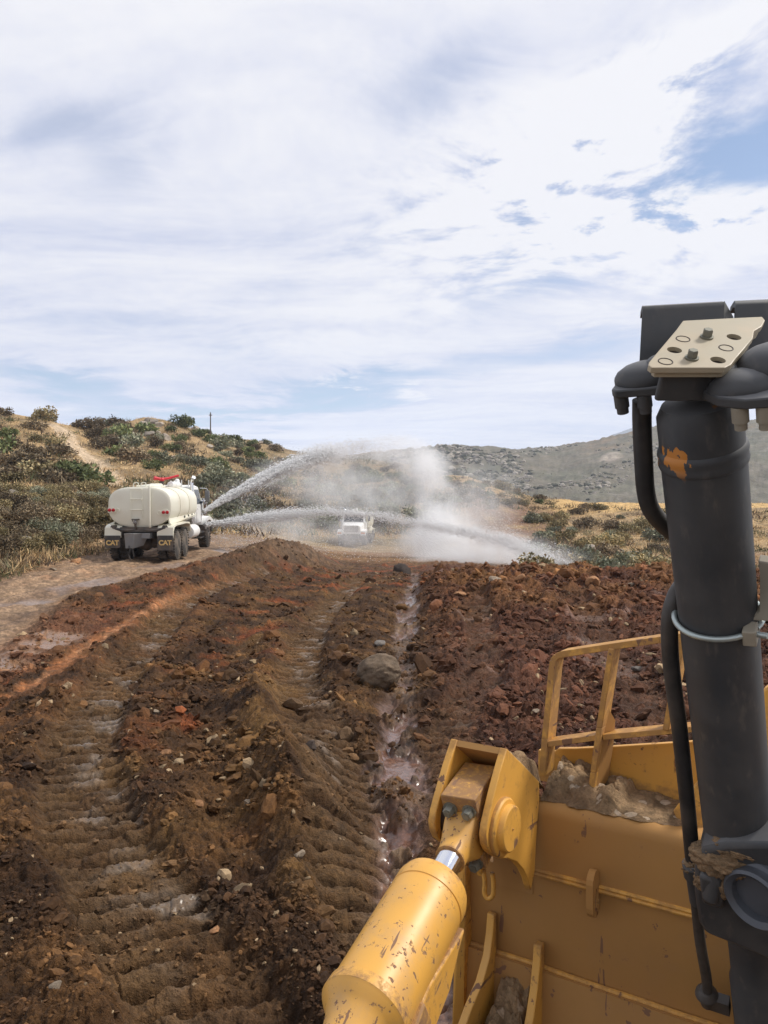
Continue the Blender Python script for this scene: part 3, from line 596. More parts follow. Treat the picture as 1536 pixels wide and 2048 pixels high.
for zn, (u0, u1, v0, v1), kinds, (s0, s1), n, near, where, lo in ZONES:
    bag = [k for k, wt in kinds for _ in range(wt)]; r = random.Random(hash(zn) % 1000 if False else ord(zn)); spots = []; tries = 0; mine = []
    while len(mine) < n and tries < 6000:
        tries += 1; u = r.uniform(u0, u1); v = r.uniform(v0, v1); p = at(u, v, lo)
        if abs(CV - (p.z - CH) / p.y * FOC - v) > 9 or p.y > 200: continue
        kd = r.choice(bag); s = r.uniform(s0, s1) * (1.15 if kd == 'green' else 1)
        if any(math.hypot((u - a) , (v - b) * 1.7) < .42 * FOC * (s + s_) / 2 / p.y for a, b, s_ in spots): continue
        dtr = min((Vector((q.x, q.y)) - Vector((p.x, p.y))).length for q in [tp[i].lerp(tp[i + 1], j / 5) for i in range(len(tp) - 1) for j in range(6)])
        if dtr < 2.1 + s * .6: continue
        if zn == 'A' and (p.x > -13.6 or ground_z(p.x, p.y) > 20): continue
        spots.append((u, v, s)); mine.append((u, v, kd, s, p))
    mid = sorted(m[1] for m in mine)[len(mine) // 2]
    groups = {}
    for m in mine: groups.setdefault((m[2], m[1] >= mid), []).append(m)
    for (kd, lowr), ms in groups.items():
        ms.sort(key=lambda m: m[0])
        for i, (u, v, kd, s, p) in enumerate(ms):
            lbl = f"{ORD[i]} {SHRUBS[kd][0]} shrub from the left {where[1 if lowr else 0]}"
            vv = r.randrange(3); me = PROTO[kd, vv, near]
            if near:
                o = empty('shrub', p); f = link('foliage', me, o); link('stem', STEM_ME, o)
            else: o = link('shrub', me); o.location = p
            o.location.z -= .06 * s; k = s / 2
            o.scale = (k * r.uniform(.95, 1.25), k * r.uniform(.95, 1.25), k * r.uniform(.75, 1.05)); o.rotation_euler = (0, 0, r.uniform(0, 6.28))
            tag(o, lbl, 'shrub', 'shrubs on the hills'); placed.append((p, s))
# low scrub and dry grass nobody could count
def scatter(n, box, lo, ok=None, seed=1):
    r = np.random.default_rng(seed); out = []
    U = r.uniform(box[0], box[1], n); V = r.uniform(box[2], box[3], n)
    for u, v in zip(U, V):
        Y = find_Y(u, v, lo)
        if Y < 205:
            X = (u - CU) / FOC * Y; zz_ = ground_z(X, Y)
            if abs(CV - (zz_ - CH) / Y * FOC - v) < 9 and (ok is None or ok(X, Y, u, v)): out.append((X, Y, zz_))
    return np.array(out)
def tufts(pts, per, size, cols, seed, spread=.5, slim=.12, up=1.1):
    r = np.random.default_rng(seed); n = len(pts) * per; p = np.repeat(pts, per, 0); sz = np.repeat(size * (.5 + r.random(len(pts))), per)
    base = p + np.stack([r.normal(size=n) * spread * sz, r.normal(size=n) * spread * sz, r.random(n) * sz * .35 - .03], -1)
    a = r.normal(size=(n, 3)) * .75 + np.array([0, 0, up]); a /= np.linalg.norm(a, axis=1)[:, None]; t = np.cross(a, r.normal(size=(n, 3))); t /= np.linalg.norm(t, axis=1)[:, None]
    L = sz * (.5 + .6 * r.random(n)); v = np.stack([base - t * (L * slim)[:, None], base + t * (L * slim)[:, None], base + a * L[:, None]], 1).reshape(-1, 3)
    cs = np.array(cols, np.float32); c = cs[np.repeat(r.integers(0, len(cs), len(pts)), per)] * (1.15 + 1.2 * r.random(n))[:, None]
    return v, np.arange(3 * n).reshape(-1, 3), np.repeat(c, 3, 0)
def patchy(X, Y, th=.0): return float(fbm(np.array([X]), np.array([Y]), .16, 3, 515)[0]) + random.uniform(-.12, .12) > th
def off_trail(X, Y, u, v): return all(math.hypot(q.x - X, q.y - Y) > 2.1 for q in tp) and not (v > 996 and 880 < u < 1010 + (v - 1000) * .95)
def cat(parts):
    vs, fs, cs = [], [], []; k = 0
    for v, f, c in parts: vs.append(v); fs.append(f + k); cs.append(c); k += len(v)
    return np.concatenate(vs), np.concatenate(fs), np.concatenate(cs)
STRAW = [(.36, .26, .13), (.30, .205, .105), (.24, .165, .09), (.42, .31, .17)]
g_pts = [scatter(8500, (-420, 600, 790, 1000), 50, off_trail, 1), scatter(2600, (420, 880, 930, 1080), 55, None, 2), scatter(3600, (880, 1900, 955, 1150), 45, off_trail, 3)]
v, f, c = cat([tufts(p, 11, .36, STRAW, i + 5, .9, .07) for i, p in enumerate(g_pts)]); o = link('dry_grass', fast_mesh('dry_grass', v, f, GRASSM, False, c)); tag(o, 'yellow dry grass over the hillsides', 'grass', kind='stuff')
BR = [(.075, .055, .038), (.11, .085, .05), (.085, .080, .045), (.06, .065, .03), (.14, .11, .07)]
b_pts = [scatter(900, (-420, 235, 930, 1120), 25, lambda X, Y, u, v: X < -13.5 and patchy(X, Y, -.12), 21), scatter(1500, (-420, 600, 826, 1000), 50, lambda X, Y, u, v: off_trail(X, Y, u, v) and patchy(X, Y, .06), 22), scatter(1500, (330, 900, 920, 1075), 55, lambda X, Y, u, v: patchy(X, Y, .03), 23), scatter(1300, (1030, 1950, 1010, 1150), 42, lambda X, Y, u, v: u + (v - 1010) * .3 > 1085 + 60 * math.sin(v * .09) and patchy(X, Y, .02), 24), scatter(260, (880, 1120, 955, 1020), 60, None, 25)]
v, f, c = cat([tufts(p, 26, s_, BR, i + 50, .75, .10, .9) for i, (p, s_) in enumerate(zip(b_pts, (.42, .6, .7, .5, .5)))]); o = link('brush', fast_mesh('brush', v, f, GRASSM, False, c)); tag(o, 'low brown scrub between the shrubs', 'scrub', kind='stuff')
w_pts = scatter(900, (-40, 235, 1100, 1175), 14, lambda X, Y, u, v: X < -12.4, 31)
if len(w_pts):
    v, f, c = tufts(w_pts, 16, .32, STRAW[1:] + BR, 61, .7, .06); o = link('weeds', fast_mesh('weeds', v, f, GRASSM, False, c)); tag(o, 'dry weeds along the road bank', 'weeds', kind='stuff')

# stones
def ico(sub):
    bm = bmesh.new(); bmesh.ops.create_icosphere(bm, subdivisions=sub, radius=1); bm.verts.ensure_lookup_table()
    v = np.array([p.co for p in bm.verts]); f = np.array([[q.index for q in fc_.verts] for fc_ in bm.faces]); bm.free(); return v, f
def noise3(v, s, seed): return (perlin(v[:, 0] * s + seed, v[:, 1] * s + v[:, 2] * s * 1.3, seed) + perlin(v[:, 1] * s - seed, v[:, 2] * s + v[:, 0] * s * .7, seed + 3)) * .5
def stone_mesh(name, sub, seed, mat, cuts=7, rough=.18, col_=(.3, .28, .25), flatz=.7):
    v, f = ico(sub); r = np.random.default_rng(seed)
    for i in range(cuts):
        nrm = r.normal(size=3); nrm /= np.linalg.norm(nrm); h = .55 + .35 * r.random(); dd = v @ nrm; v = v - np.maximum(dd - h, 0)[:, None] * nrm
    v = v * (1 + rough * noise3(v, 1.7, seed) + rough * .5 * noise3(v, 4.3, seed + 9) + rough * .22 * noise3(v, 11, seed + 19))[:, None]; v[:, 2] *= flatz
    c = np.array(col_) * (.85 + .5 * noise3(v, 3.1, seed + 4) + .35 * noise3(v, 9, seed + 6))[:, None]
    me = fast_mesh(name, v, f, mat, True, np.clip(c, .01, .9))
    try: me.set_sharp_from_angle(angle=R(38))
    except Exception: pass
    return me
STONEM = vcol_mat('weathered stone', .85, .25, objvar=.25); STONEM_nt = NB(STONEM.node_tree)
_pr = [n for n in STONEM.node_tree.nodes if n.type == 'BSDF_PRINCIPLED'][0]; bump(STONEM_nt, _pr, STONEM_nt.noise(STONEM_nt.n('ShaderNodeTexCoord').outputs['Object'], 7, 8, .7), .6, .06)
GRAN = [stone_mesh('boulder', 3, 900 + i, STONEM, 9, .22, (.34, .29, .235)) for i in range(4)]
BIG = stone_mesh('boulder', 5, 79, STONEM, 0, .15, (.165, .118, .078), .76)
o = link('boulder', BIG); p = P(759, 1345, 13.4); o.location = (p.x, p.y, .22); o.scale = (.385, .36, .41); o.rotation_euler = (.05, -.06, .5)
tag(o, 'large rounded grey brown boulder lying alone beside the muddy furrow', 'boulder')
rr = random.Random(5)
BO = [(300, 843, 26, 'biggest pale boulder on top of the rocky crest'), (286, 850, 20, 'pale boulder just left of the highest rock on the crest'), (318, 848, 18, 'pale boulder just right of the highest rock on the crest'),
      (248, 852, 16, 'lone grey boulder at the left end of the rocky crest'), (312, 862, 22, 'broad pale rock face below the crest summit'), (298, 868, 18, 'second rock below the crest summit, left of the broad face'),
      (330, 874, 20, 'low pale rock under the right side of the crest summit'), (392, 856, 18, 'pale rock right of the green shrubs on the crest'), (346, 856, 14, 'small pale rock on the crest line right of the summit'),
      (545, 893, 16, 'grey rock at the lower right end of the hill skyline'), (560, 897, 14, 'last grey rock at the right end of the hill skyline'), (520, 884, 12, 'small rock on the falling skyline of the hill'),
      (118, 945, 26, 'pale boulder among dark shrubs left of the dirt trail'), (72, 853, 11, 'small pale rock on the grassy hilltop'), (205, 872, 13, 'pale rock between trail top and crest'),
      (418, 893, 15, 'low white rock in the yellow grass under the crest'), (378, 918, 12, 'small pale rock among dark shrubs mid slope'), (22, 988, 28, 'grey boulder in the brush at the left edge'),
      (55, 1083, 46, 'large rounded grey boulder low in the brush beside the road'), (348, 1112 if False else 915, 11, 'small stone beside the shrubs under the crest'), (930, 972, 13, 'pale stone on top of the stony hillock'), (912, 966, 12, 'stone at the left top of the stony hillock'),
      (960, 985, 14, 'pale stone on the grassy flank of the hillock'), (1000, 1002, 12, 'stone at the right end of the hillock'), (895, 985, 12, 'stone at the foot of the hillock near the mist'), (715, 958, 15, 'pale rock on the slope behind the mist'), (640, 935, 14, 'rock high on the slope under the jet'),
      (1232, 1100, 26, 'pale rock ledge among bushes on the right flat'), (1262, 1106, 22, 'second pale rock ledge right of the first on the flat'), (1180, 1096, 18, 'small pale rock on the near bushy flat')]
for i, (u, v, sz, lb) in enumerate(BO):
    p = at(u, v + sz * .3, 26); s = sz / FOC * p.y * .62; o = link('boulder', GRAN[i % 4]); o.location = p + Vector((0, 0, s * .25)); o.scale = (s * rr.uniform(.9, 1.2), s * rr.uniform(.8, 1.1), s * rr.uniform(.75, 1.15)); o.rotation_euler = (rr.uniform(-.3, .3), rr.uniform(-.3, .3), rr.uniform(0, 6.3))
    tag(o, lb, 'boulder', 'pale boulders on the hills')
def nstone(c): return [stone_mesh('stone', 3, 300 + i * 7 + int(c[0] * 100), STONEM, 8, .2, c) for i in range(2)]
S_D, S_P, S_O, S_G = nstone((.062, .045, .036)), nstone((.36, .28, .20)), nstone((.33, .17, .08)), nstone((.20, .175, .15))
ST = [(806, 1145, 40, S_D, 'dark angular rock at the far end of the furrow', 1.0), (760, 1288, 26, S_G, 'small grey stone just behind the large boulder', .8), (622, 1496, 30, S_D, 'round dark clod in the middle of the right tyre-like track', 1.0),
      (497, 1606, 20, S_P, 'pale yellow stone between the two track marks', .6), (600, 1714, 22, S_P, 'pinkish pale stone nearest the tilt cylinder', .8), (153, 1127, 22, S_O, 'orange stone on the road edge behind the brush', .8), (106, 1140, 15, S_P, 'small yellowish stone on the road edge', .7),
      (1274, 1341, 22, S_G, 'stone seen through the guard rail opening', .8), (1071, 1430, 15, S_P, 'small white stone beside the guard rail post', .7), (430, 1893 - 30, 26, S_O, 'reddish stone in the rut beside the left track', .7), (398, 1612, 20, S_O, 'flat brown stone right of the left track', .6),
      (330, 1508, 24, S_O, 'tan stone beside the left track, halfway down', .6), (312, 1426, 14, S_P, 'tiny pale stone right of the left track', .7), (990, 1165, 26, S_P, 'pale clay block on the crest of the spoil heap', .9), (1040, 1160, 24, S_O, 'orange clay block on the spoil heap', .8), (1188, 1168, 34, S_O, 'large split clay block near the right end of the spoil heap', .9),
      (920, 1190, 24, S_O, 'orange clay block on the left flank of the spoil heap', .7), (1262, 1172, 20, S_P, 'pale stone at the right end of the spoil heap', .7), (340, 1090, 12, S_P, 'small pale stone on the road beside the truck', .6), (112, 1975, 26, S_P, 'pale stone at the bottom left of the mud', .6)]
for i, (u, v, sz, ms, lb, fl) in enumerate(ST):
    p = at(u, v, 4); s = sz / FOC * p.y * .55; o = link('stone', ms[i % 2]); o.location = p + Vector((0, 0, s * .12)); o.scale = (s, s * .85, s * fl); o.rotation_euler = (rr.uniform(-.4, .4), rr.uniform(-.4, .4), rr.uniform(0, 6.3)); tag(o, lb, 'stone')
# clods and pebbles of the churned mud
def strew(n, sub, smin, smax, seed, bias, heap_=False):
    r = np.random.default_rng(seed); bv, bf = ico(sub); out = []
    cand = r.random(n * 6) ** bias
    vv_ = 1150 + cand * 1000; uu = r.uniform(-60, 1600, n * 6); Yc = CH * FOC / (vv_ - CV); Xc = (uu - CU) / FOC * Yc
    jj = np.clip(np.searchsorted(us, uu), 0, nu - 1); ii_ = np.clip(np.searchsorted(Ys, Yc), 0, k1 - 1)
    ok = (road[ii_, jj] < .4) & (pud[ii_, jj] < .15) & (trk[ii_, jj] * r.random(n * 6) < .16) & (bank[ii_, jj] < .5) & (orange[ii_, jj] < .3)
    dens = fbm(Xc, Yc, .8, 3, 700) + .25 + .25 * right[ii_, jj] + heap[ii_, jj] * .5; ok &= r.random(n * 6) < np.clip(dens, .06, 1)
    idx = np.nonzero(ok)[0][:n]; ii_, jj = ii_[idx], jj[idx]; Xc, Yc = Xc[idx], Yc[idx]; m_ = len(idx)
    zc = GZ[ii_, jj]; s = (smin + (smax - smin) * r.random(m_) ** 4) * np.clip(Yc / 11, .38, 1.3); s = s * (1 + heap[ii_, jj] * .25)
    ang = r.random(m_) * 6.283; ca, sa = np.cos(ang), np.sin(ang); scl = np.stack([s * (.8 + .5 * r.random(m_)), s * (.6 + .5 * r.random(m_)), s * (.45 + .45 * r.random(m_))], -1)
    pv = bv[None] * (1 + .30 * r.normal(size=(m_, len(bv), 1)).clip(-1.6, 1.6) * (1 if sub < 2 else .55)); pv = pv * scl[:, None, :]
    tl = r.normal(size=m_) * .35; pz = pv[..., 2] + pv[..., 0] * tl[:, None]
    V = np.stack([pv[..., 0] * ca[:, None] - pv[..., 1] * sa[:, None] + Xc[:, None], pv[..., 0] * sa[:, None] + pv[..., 1] * ca[:, None] + Yc[:, None], pz + zc[:, None] + (s * .12)[:, None]], -1)
    c = COLS[ii_, jj] * (.75 + .75 * r.random(m_))[:, None]; pale = r.random(m_) < .035; c[pale] = np.array([.30, .21, .12]) * (.5 + .8 * r.random(pale.sum()))[:, None]
    c = np.repeat(c, len(bv), 0) * (.85 + .3 * r.random((m_ * len(bv), 1)))
    F = (bf[None] + (np.arange(m_) * len(bv))[:, None, None]).reshape(-1, 3)
    return V.reshape(-1, 3), F, c
v, f, c = cat([strew(34000, 1, .010, .05, 71, .8), strew(20000, 1, .014, .075, 72, 2.0), strew(3200, 2, .03, .15, 73, 1.5)])
o = link('clods', fast_mesh('clods', v, f, CLODM, False, np.clip(c, .005, .6), np.full(len(v), .12))); tag(o, 'loose clods and pebbles of the churned mud', 'clods', kind='stuff')
# rocks of the far hillside
r = np.random.default_rng(9); bv, bf = ico(1); n = 26000; uu = r.uniform(780, 1420, n); Yc = r.uniform(470, 790, n); Xc = (uu - CU) / FOC * Yc
keep = fbm(Xc, Yc, .016, 4, 801) + .10 + np.clip((1000 - uu) / 500, -.15, .25) > r.random(n) * .55; uu, Yc, Xc = uu[keep], Yc[keep], Xc[keep]; n = len(uu)
zc = np.array([ground_z(a, b) for a, b in zip(Xc, Yc)]); s = .35 + (1.5 + 1.6 * np.clip((1150 - uu) / 300, 0, 1)) * r.random(n) ** 3.4
V = bv[None] * (1 + .25 * r.normal(size=(n, len(bv), 1)).clip(-1.5, 1.5)) * np.stack([s * 1.2, s, s * .8], -1)[:, None]; V = V + np.stack([Xc, Yc, zc + s * .1], -1)[:, None]
cs = np.where((r.random(n) < .55)[:, None], np.array([[.31, .275, .23]]), np.array([[.082, .083, .056]])) * (.6 + .7 * r.random(n))[:, None]
o = link('scattered_rocks', fast_mesh('scattered_rocks', V.reshape(-1, 3), (bf[None] + (np.arange(n) * len(bv))[:, None, None]).reshape(-1, 3), GRASSM, False, np.repeat(cs, len(bv), 0)))
tag(o, 'pale rocks and dark scrub dotting the far hillside', 'rocks', kind='stuff')
# thin pole on the skyline
vq = next(v_ for v_ in range(850, 930) if find_Y(421, v_, 80) < 200); p = at(421, vq + 1, 80); hpole = (vq - 824) / FOC * p.y; print('pole', vq, p, hpole); wood = plain('weathered wood', (.10, .085, .075), .9)
pr_ = empty('utility_pole', p); tag(pr_, 'thin dark wooden pole standing on the hill skyline', 'pole')
MB().cyl((0, 0, -.5), (0, 0, hpole), .13, .10, 10).build('pole', wood, pr_); MB().box((0, 0, hpole - .55), (.62, .15, .16)).build('crossarm', wood, pr_)
# ------------------------------------------------------------------ water trucks
WHITE = plain('cream truck paint', (.74, .72, .60), .38, 0, .05, 3, .03, .003, dust=(.55, .47, .35), dusty=.35)
WHITE2 = plain('white cab paint', (.78, .78, .76), .35, 0, .04, 3, .03, .003, dust=(.55, .48, .38), dusty=.2)
STEEL = plain('dark chassis steel', (.045, .044, .043), .6, .2, .3, 8, .1, .004, dust=(.2, .15, .11), dusty=.6)
GREYS = plain('grey steel', (.20, .205, .21), .55, .3, .2, 8, .1, .004, dust=(.25, .2, .15), dusty=.4)
RUBBER = plain('dusty tyre rubber', (.040, .037, .034), .85, 0, .3, 12, .2, .006, dust=(.20, .16, .12), dusty=.75)
RIM = plain('muddy wheel rim', (.30, .27, .22), .7, .1, .25, 9, .1, .004, dust=(.24, .18, .13), dusty=.6)
CHROME = plain('chrome', (.72, .73, .75), .12, 1.0, .04, 10, 0)
REDP = plain('red paint', (.55, .02, .03), .4, 0, .1, 5, 0)
LENS = plain('red lamp lens', (.42, .01, .015), .15, 0, .1, 30, 0)
AMBER = plain('amber lamp lens', (.60, .22, .05), .2, 0, .1, 30, 0)
GLASS = plain('dark cab glass', (.045, .055, .065), .06, 0, .1, 3, 0)
YEL = plain('yellow lettering', (.62, .42, .16), .6, 0, .1, 8, 0)
BLACK = plain('black hole', (.008, .008, .008), .9)
def wheel(name, parent, x, y, r, wdt, dual=False, side=1):
    e = empty(name, (x, y, r)); e.parent = parent
    for k in range(2 if dual else 1):
        off = -side * k * (wdt + .06); m = MB(); hw = wdt / 2
        m.lathe((off - hw, 0, 0), (1, 0, 0), [(0, r * .56), (.02, r * .80), (.05, r * .93), (.09, r * .975), (wdt - .09, r * .975), (wdt - .05, r * .93), (wdt - .02, r * .80), (wdt, r * .56)], 44, 0)
        for i in range(30):                                  # chunky tread lugs
            a = 2 * math.pi * i / 30
            for sg in (-1, 1):
                rot = Matrix.Rotation(-(a + sg * .05), 3, 'X'); c = rot @ Vector((0, 0, r * .985)); m.box((off + sg * hw * .52 + c.x, c.y, c.z), (hw * .92, r * .115, r * .055), rot @ Matrix.Rotation(sg * .35, 3, 'Z'))
        m.build('tyre', RUBBER, e, ang=35)
    m = MB(); o = side * wdt * .5
    m.lathe((o * .98, 0, 0), (-side, 0, 0), [(0, r * .58), (.02, r * .56), (.05, r * .50), (.14, r * .44), (.17, r * .26), (.02 if not dual else .12, r * .24), (-.02 if not dual else .08, r * .14)], 28, cap0=False)
    for i in range(10):
        a = 2 * math.pi * i / 10; m.cyl((o - side * .15, r * .36 * math.cos(a), r * .36 * math.sin(a)), (o - side * .11, r * .36 * math.cos(a), r * .36 * math.sin(a)), .022, n=6)
    m.build('rim', RIM, e); return e
def superell(cx, cz, rx, rz, n, ex, ex2=None):
    out = []
    for k in range(n):
        t = 2 * math.pi * k / n; c, s_ = math.cos(t), math.sin(t); e = ex if s_ > 0 else (ex2 or ex)
        out.append((cx + rx * math.copysign(abs(c) ** (2 / e), c), cz + rz * math.copysign(abs(s_) ** (2 / e), s_)))
    return out
def tank(mb, y0, y1, cx, cz, rx, rz, bulge, ex=3.0, ex2=2.4, n=56, rings=7):
    secs = []
    for i in range(rings): t = i / (rings - 1) * math.pi / 2; secs.append((y0 + bulge * (1 - math.sin(t)) , max(.002, math.sin(t) ** .5 if i else .0) ))
    secs = [(y0 - bulge * math.cos(math.asin(min(1, k))) , k) for k in (0.002, .3, .55, .75, .9, .97, 1)]
    secs += [(y0 + .03, 1.004), (y0 + .06, 1.0)] + [(y0 + (y1 - y0) * j / 4, 1) for j in (1, 2, 3)] + [(y1 - .06, 1), (y1 - .03, 1.004)] + [(y1 + bulge * math.cos(math.asin(min(1, k))), k) for k in (1, .97, .9, .75, .55, .3, .002)]
    vs, fs = [], []
    for y_, k in secs: vs += [(px, y_, pz) for px, pz in superell(cx, cz, rx * k, rz * k, n, ex, ex2)]
    if True:
        # keep section centre while scaling
        vs = []; 
        for y_, k in secs: vs += [(cx + (px - cx), y_, pz) for px, pz in superell(cx, cz, rx * k, rz * k, n, ex, ex2)]
    for i in range(len(secs) - 1):
        for k in range(n): k2 = (k + 1) % n; fs.append((i * n + k, i * n + k2, (i + 1) * n + k2, (i + 1) * n + k))
    mb.add(vs, fs); return mb
def water_truck(loc, rz, rx, label, front_detail=False):
    T = empty('water_truck', loc, rz, rx); tag(T, label, 'truck', 'white water trucks')
    # local: +y forward from the rear face of the tank, x to the truck's right
    tk = tank(MB(), 0.10, 5.0, 0, 2.19, 1.25, .82, .10).build('tank', WHITE, T, ang=30)
    m = MB()
    for y_ in (1.7, 3.4): 
        pts = [Vector((px, y_, pz)) for px, pz in superell(0, 2.19, 1.262, .832, 40, 3.0, 2.4)]; m.tube(pts + [pts[0]], .012, 6, smooth=0)
    m.build('seam', WHITE, tk)
    m = MB(); yb = -.055
    for z_ in (2.92, 2.52, 2.10): m.tube([(-.31, yb + .05, z_), (-.31, yb - .06, z_), (.14, yb - .06, z_), (.14, yb + .05, z_)], .018, 8, smooth=0)
    for x_ in (-.31, .14): m.tube([(x_, yb + .06, 1.75), (x_, yb + .02, 2.0), (x_, yb, 2.9)], .012, 6)
    m.build('ladder', WHITE, tk)
    m = MB(); m.tube([(.45, .0, 3.06), (.45, -.10, 2.96), (.45, -.11, 2.2), (.45, -.09, 1.5), (.45, -.02, 1.40)], .045, 12).build('filler_pipe', WHITE, tk)
    m = MB()
    for x_ in (-.20, .10): m.tube([(x_ - .08, .28, 2.96), (x_ - .08, .28, 3.16), (x_ + .1, .28, 3.17), (x_ + .1, .28, 2.96)], .022, 8, smooth=2)
    m.build('grab_hoop', WHITE, tk)
    m = MB(); m.lathe((.12, 1.3, 2.96), (0, 0, 1), [(0, .42), (.10, .40), (.14, .34), (.16, .1)], 28); m.lathe((.05, 2.4, 2.96), (0, 0, 1), [(0, .30), (.16, .28), (.2, .22)], 24); m.box((0, 3.1, 3.02), (.5, .8, .10)); m.tube([(-.35, .9, 3.05), (-.35, 3.9, 3.05)], .03, 8)
    m.build('manhole', WHITE, tk, bevel=.01)
    m = MB(); m.lathe((.42, 3.3, 3.10), (0, 1, 0), [(0, .02), (.05, .13), (.12, .15), (1.5, .15), (1.57, .13), (1.62, .02)], 20)
    for y_ in (3.5, 4.1, 4.7): m.ball((.42, y_, 3.26), .035, 8)
    m.build('air_tank', WHITE2, tk)
    # water cannon on top
    c = empty('water_cannon', (.15, 3.0, 3.06)); c.parent = T
    MB().cyl((0, 0, 0), (0, 0, .16), .07, n=14).lathe((0, 0, .14), (0, 0, 1), [(0, .10), (.05, .10)], 14).build('base', STEEL, c)
    m = MB()
    if front_detail: m.ball((0, 0, .3), .14, 14)
    else: m.tube([(-.26, -.15, .33), (-.1, -.05, .30), (.02, 0, .24), (.06, .05, .30), (.26, .2, .34), (.62, .45, .46)], [.075, .05], 12, smooth=4); m.ball((0, 0, .27), .10, 14); m.cyl((0, 0, .15), (0, 0, .27), .06); m.cyl((-.30, -.17, .34), (-.22, -.12, .325), .085, n=14)
    m.build('barrel', WHITE2 if front_detail else REDP, c)
    # rear: lamps, spray head, hitch
    for sx in (-1, 1):
        l = empty('tail_lamp', (sx * 1.07, -.06, 2.07 if sx < 0 else 1.98)); l.parent = T
        MB().box((0, 0, 0), (.30, .04, .20)).box((0, .01, .125), (.16, .04, .03)).build('lamp_plate', WHITE, l, bevel=.008)
        for dx_ in (-.075, .075):
            m = MB().lathe((dx_, -.02, .015), (0, -1, 0), [(0, .068), (.03, .066), (.045, .04), (.048, .004)], 20).build('lens', LENS, l)
        m = MB(); ring = [Vector((-sx * .24 + .075 * math.cos(a * math.pi / 8), -.05, .0 + .085 * math.sin(a * math.pi / 8))) for a in range(17)]; m.tube(ring, .012, 8, smooth=0).build('lamp_ring', WHITE, l)
    s_ = empty('spray_head', (-.12, -.08, 1.64)); s_.parent = T
    MB().box((0, 0, .07), (.28, .16, .03)).cyl((-.12, -.02, .07), (-.12, -.02, -.02), .015).build('bracket', STEEL, s_)
    MB().ball((0, -.04, -.05), .085, 16).cyl((0, -.02, .07), (0, -.02, -.02), .04).build('nozzle', GREYS, s_)
    MB().tube([(0, -.02, -.1), (.01, 0, -.25), (.06, .1, -.33), (.2, .3, -.36)], .045, 12).build('hose', STEEL, s_)
    m = MB()
    for sx in (-1, 1): m.tube([(sx * .15, .0, 1.30), (sx * .55, -.03, 1.27), (sx * .9, 0, 1.33), (sx * 1.12, .05, 1.42)], .06, 12); m.cyl((sx * 1.0, -.06, 1.40), (sx * 1.0, .2, 1.40), .075)
    m.build('spray_pipe', STEEL, T)
    m = MB(); m.box((.02, .06, 1.05), (.86, .4, .22)); m.hexa([(-.46, -.32, .56), (-.14, -.34, .56), (.12, .20, .64), (-.44, .20, .62)], [(-.5, -.36, 1.16), (-.10, -.38, 1.16), (.40, .10, 1.16), (-.46, .24, 1.16)])
    h = m.build('hitch_box', GREYS, T, bevel=.012)
    m = MB()
    for i in range(9):                                         # tow chain links
        a = Vector((-.30 + .035 * math.sin(i), -.36, .62 - i * .062)); rot = Matrix.Rotation(math.pi / 2 * (i % 2), 3, 'Z')
        ring = [a + rot @ Vector((.028 * math.cos(q * math.pi / 5), 0, .045 * math.sin(q * math.pi / 5))) for q in range(11)]; m.tube(ring, .011, 6, smooth=0)
    for i in range(6):
        a = Vector((-.18 + .01 * i, -.30, .55 - i * .06)); rot = Matrix.Rotation(math.pi / 2 * (i % 2), 3, 'Z')
        m.tube([a + rot @ Vector((.026 * math.cos(q * math.pi / 5), 0, .043 * math.sin(q * math.pi / 5))) for q in range(11)], .011, 6, smooth=0)
    m.build('chain', STEEL, h)
    # chassis
    m = MB()
    for sx in (-.43, .43): m.box((sx, 4.0, 1.05), (.10, 7.6, .28))
    for y_ in (.9, 2.3, 4.3, 6.0): m.box((0, y_, 1.03), (.9, .14, .18))
    m.box((0, 2.4, 1.30), (1.5, 4.9, .18)); m.cyl((-.9, 1.0, .63), (.9, 1.0, .63), .14); m.cyl((-.9, 2.35, .63), (.9, 2.35, .63), .14); m.cyl((-.9, 7.5, .60), (.9, 7.5, .60), .10); m.ball((0, 1.0, .66), .30, 14); m.ball((0, 2.35, .66), .30, 14); m.box((0, 1.65, .78), (.9, 1.5, .25))
    m.build('chassis', STEEL, T)
    m = MB()
    for sx in (-1, 1):
        m.prism([(sx * .75, .3, 1.30), (sx * 1.22, .2, 1.48), (sx * 1.22, 4.9, 1.70), (sx * .75, 4.9, 1.42)], (0, 0, .07))
        m.prism([(sx * 1.10, .35, 1.50), (sx * 1.12, 4.8, 1.62), (sx * 1.08, 4.8, 1.9), (sx * 1.02, .35, 1.80)], (sx * .06, 0, 0))
    cr = m.build('tank_cradle', WHITE, T, bevel=.01)
    m = MB()
    for sx in (-1, 1):
        for y_ in (2.85, 3.6, 4.3): m.lathe((sx * 1.17, y_, 1.70 + (y_ - 3.6) * .02), (sx, 0, 0), [(0, .085), (.012, .08)], 20)
    m.build('cradle_hole', BLACK, cr)
    for y_ in (1.0, 2.35):
        for sx in (-1, 1): wheel('wheel', T, sx * 1.16, y_, .63, .34, True, sx)
    for sx in (-1, 1): wheel('wheel', T, sx * 1.08, 7.45, .62, .42, False, sx)
